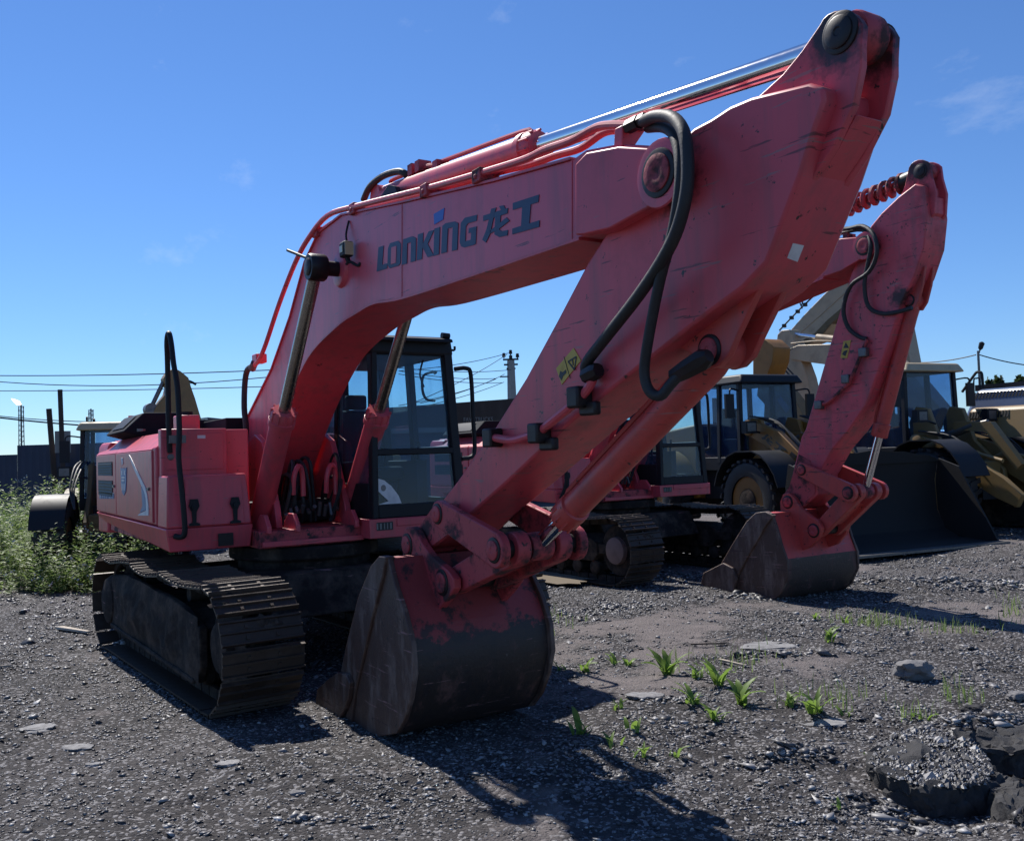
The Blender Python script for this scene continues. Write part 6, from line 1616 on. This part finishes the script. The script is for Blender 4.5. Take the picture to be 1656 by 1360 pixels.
def loader(label, loc, rz, paint, roof, scale=1.0, bucket=True, writing=False, arms=True, lights=True, az=0.0, bwid=1.55):
    o = thing('wheel_loader', label, 'wheel loader', loc, rz, 'wheel loaders in the rows behind', scale)
    for x in (1.65, -1.65):
        for s in (-1, 1): wheel_parts(o, x, s * 1.08, s, .80, .60, paint)
    MB().prism([(-3.2, .9), (-3.2, 1.9), (-3.0, 2.15), (-.75, 2.35), (-.75, .75), (-2.2, .7)], -.72, .72).build('engine_cover', paint, o, bev=.06)
    MB().prism([(-3.45, .7), (-3.45, 1.35), (-3.2, 1.5), (-3.2, .7)], -1.2, 1.2).build('counterweight', paint, o, bev=.05)
    MB().box(-.75, 1.2, -.55, .55, .75, 1.45).box(-2.4, 2.1, -.35, .35, .6, .95).cyl((-1.65, -1, .8), (-1.65, 1, .8), .18).cyl((1.65, -1, .8), (1.65, 1, .8), .18).build('chassis', 'black', o)
    fr = MB()
    for s in (-1, 1): fr.prism([(.75, .9), (2.0, .8), (1.95, 1.15), (1.35, 1.7), (1.1, 2.35), (.80, 2.40), (.62, 2.1)], s * .42, s * .52)
    fr.box(.9, 1.9, -.42, .42, .85, 1.3); fr.build('front_frame', paint, o, bev=.02, kind=None)
    for s in (-1, 1):
        for x in (1.65, -1.65):
            P = [(x + .95 * math.cos(math.radians(a)), .82 + .95 * math.sin(math.radians(a))) for a in range(165, 14, -15)]
            MB().sheet([(p[0], min(p[1], 1.72 if x > 0 else 1.9)) for p in P], s * 1.08 - .33, s * 1.08 + .33, .025).build('fender', 'black' if x > 0 else paint, o)
    # cab
    c = MB()
    for x, s in ((-.72, -1), (-.72, 1), (.72, -1), (.72, 1), (.05, -1), (.05, 1)): c.beam((x, s * .72, 1.5), (x * .96, s * .68, 3.12), .09, .09)
    c.box(-.78, .78, -.76, .76, 1.35, 1.62).box(-.78, -.7, -.72, .72, 1.6, 2.1)
    cab = c.build('cab', 'black', o, bev=.01)
    MB().hexa([(-.86, -.80, 3.10), (.92, -.80, 3.10), (.92, .80, 3.10), (-.86, .80, 3.10)], [(-.78, -.72, 3.30), (.82, -.72, 3.28), (.82, .72, 3.28), (-.78, .72, 3.30)]).build('cab_roof', roof, cab, bev=.04)
    for pts, t in ((((.73, -.68, 1.62), (.73, .68, 1.62), (.70, .64, 3.1), (.70, -.64, 3.1)), (.006, 0, 0)), (((-.68, -.735, 1.62), (.68, -.735, 1.62), (.66, -.69, 3.1), (-.66, -.69, 3.1)), (0, .006, 0)),
                   (((-.68, .735, 1.62), (.68, .735, 1.62), (.66, .69, 3.1), (-.66, .69, 3.1)), (0, .006, 0)), (((-.74, -.66, 2.1), (-.74, .66, 2.1), (-.70, .62, 3.1), (-.70, -.62, 3.1)), (.006, 0, 0))):
        MB().prismv(pts, t).build('window_pane', 'glass_dark', cab)
    MB().box(-.45, .0, -.25, .25, 1.62, 2.0).box(-.52, -.42, -.25, .25, 1.9, 2.65).tube([(.45, 0, 1.6), (.35, 0, 2.2)], .03, 6).build('operator_seat', 'seat', cab, bev=.03)
    for s in (-1, 1):
        MB().tube([(.70, s * .70, 2.95), (.80, s * .98, 2.98), (.82, s * 1.02, 2.85)], .018, 6).box(.78, .84, s * 1.03 - .10, s * 1.03 + .10, 2.40, 2.88).build('mirror', 'black', o)
        if lights:
            MB().tube([(1.25, s * .5, 2.05), (1.30, s * .95, 2.15)], .02, 6).box(1.22, 1.36, s * .95 - .13, s * .95 + .13, 2.08, 2.32).build('headlight', 'black', o)
            MB().box(1.362, 1.37, s * .95 - .10, s * .95 + .10, 2.12, 2.28).build('headlight_lens', 'steel', o)
    MB().cyl((-1.5, .35, 2.25), (-1.5, .35, 2.95), .06).build('exhaust_pipe', 'black', o)
    # lift arms
    for s in ((-1, 1) if arms else ()):
        a = MB().prism(boom_poly([(.92, 2.20 + az), (1.7, 1.92 + az), (2.70, 1.15 + az * .6), (3.08, .62)], [.30, .42, .40, .26]), s * .56, s * .68).build('lift_arm', paint, o, bev=.015)
        MB().rev((.95, s * .50, 2.2 + az), (0, s, 0), [(0, .16), (.22, .16), (.24, .1)], 16).build('arm_pin', paint, a)
        MB().cyl((1.05, s * .42, 1.05), (2.1, s * .42, 1.45), .075).cyl((2.1, s * .42, 1.45), (2.6, s * .42, 1.32), .04).build('lift_cylinder', paint, o)
        if writing and s < 0:
            def lp_(u, v):
                p0 = Vector((1.25, 2.10)); p1 = Vector((2.72, 1.28)); d = (p1 - p0); n = Vector((-d.y, d.x)).normalized() * .15
                q = p0 + d * u + n * v; return (q.x, q.y)
            cells = [Lp[8:12], Lp[12:15], [Lp[0]], [Lp[1]]]; xr = [(662, 780), (798, 920), (190, 240), (238, 302)]; yr_ = [(476, 645), (428, 606), (655, 774), (632, 760)]
            tm_ = MB()
            for i in range(4):
                for pl in cells[i]:
                    tm_.prism([lp_(.06 + .24 * i + .20 * (q[0] - xr[i][0]) / (xr[i][1] - xr[i][0]), .75 - 1.5 * ((q[1] - (yr_[i][0]) + .33 * (q[0] - xr[i][0])) / (yr_[i][1] - yr_[i][0] + 30))) for q in pl], -.684, -.679)
            tm_.build('arm_lettering', 'blackprint', a)
    MB().prism(boom_poly([(1.3, 2.0), (2.05, 1.95), (2.65, 1.2)], [.16, .22, .16]), -.07, .07).build('tilt_lever', paint, o)
    MB().cyl((.95, 0, 1.75), (1.7, 0, 2.0), .08).cyl((1.7, 0, 2.0), (2.0, 0, 2.05), .045).build('tilt_cylinder', 'steel', o)
    hs = MB()
    for s in (-1, 1):
        for k in range(3): hs.tube([(1.0, s * (.58 + .05 * k), 2.42 + az), (1.8, s * (.58 + .05 * k), 2.18 + .05 * k + az), (2.3, s * (.60 + .04 * k), 1.85 + az), (2.6, s * .55, 1.45 + az)], .018, 6)
    hs.build('hydraulic_hoses', 'rubber', o, kind='stuff')
    if bucket:
        bk = MB(); path = [(3.30, 1.45), (3.22, 1.1), (3.25, .55), (3.42, .22), (3.7, .08), (4.55, .03)]
        b_ = MB().sheet(path, -bwid, bwid, -.04).build('loader_bucket', 'bucket_dark', o)
        for s in (-1, 1):
            MB().prism([(3.32, 1.50), (3.24, 1.1), (3.26, .55), (3.42, .2), (3.7, .06), (4.5, .03), (4.35, .30), (3.75, 1.35)], s * bwid, s * (bwid + .04)).build('bucket_side', 'bucket_dark', b_)
        v = []
        lip = []
        for i in range(13):
            y = -bwid + 2 * bwid * i / 12; lip.append((y, 1.45 + .22 * math.sin(PI * i / 12) ** .5 + .015 * math.sin(i * 2.3)))
        for (y, z) in lip: v += [(3.30, y, 1.44), (3.34, y, z), (3.36, y, z), (3.33, y, 1.44)]
        f = []
        for i in range(12): k = 4 * i; f += [(k + j, k + 4 + j, k + 4 + (j + 1) % 4, k + (j + 1) % 4) for j in range(4)]
        MB().add(v, f).build('spill_guard', 'bucket_dark', b_)
        MB().box(4.50, 4.72, -bwid - .02, bwid + .02, .02, .06).build('cutting_edge', 'steel', b_)
    return o
M['bucket_dark'] = surf('dark_worn_bucket', (0.010, 0.009, 0.009), 0.8, 0.0, dirt=(0.030, 0.022, 0.020), amt=.5, scale=3, bump=.2)
loader('yellow wheel loader with lettered lift arm and big dark bucket resting on the ground', (-5.3, 11.5, 0), -.13, 'yellow', 'black', 1.0, True, True, bwid=1.75)
loader('tan wheel loader with a cream roof standing behind the big dark bucket', (-4.1, 15.1, 0), -.13, 'tan', 'cream', 1.06, False, False, az=-.5)
pc_ = DP(196, 800, 17.0)
lc = loader('small ochre loader with cream roof and dark fenders, in the weeds behind the front excavator', (pc_.x, pc_.y, 0), -.28, 'drab', 'cream', .80, False, False, arms=False, lights=True)
MB().rev((.1, .25, 3.30), (0, 0, 1), [(0, .07), (.14, .06)], 12).build('beacon', 'redlamp', lc)
for (x, y) in ((.6, -.6), (.6, .5), (-.4, -.6)): MB().rev((x, y - .02, 3.36), (0, 1, 0), [(0, .06), (.03, .06)], 12).build('lifting_eye', 'black', lc)
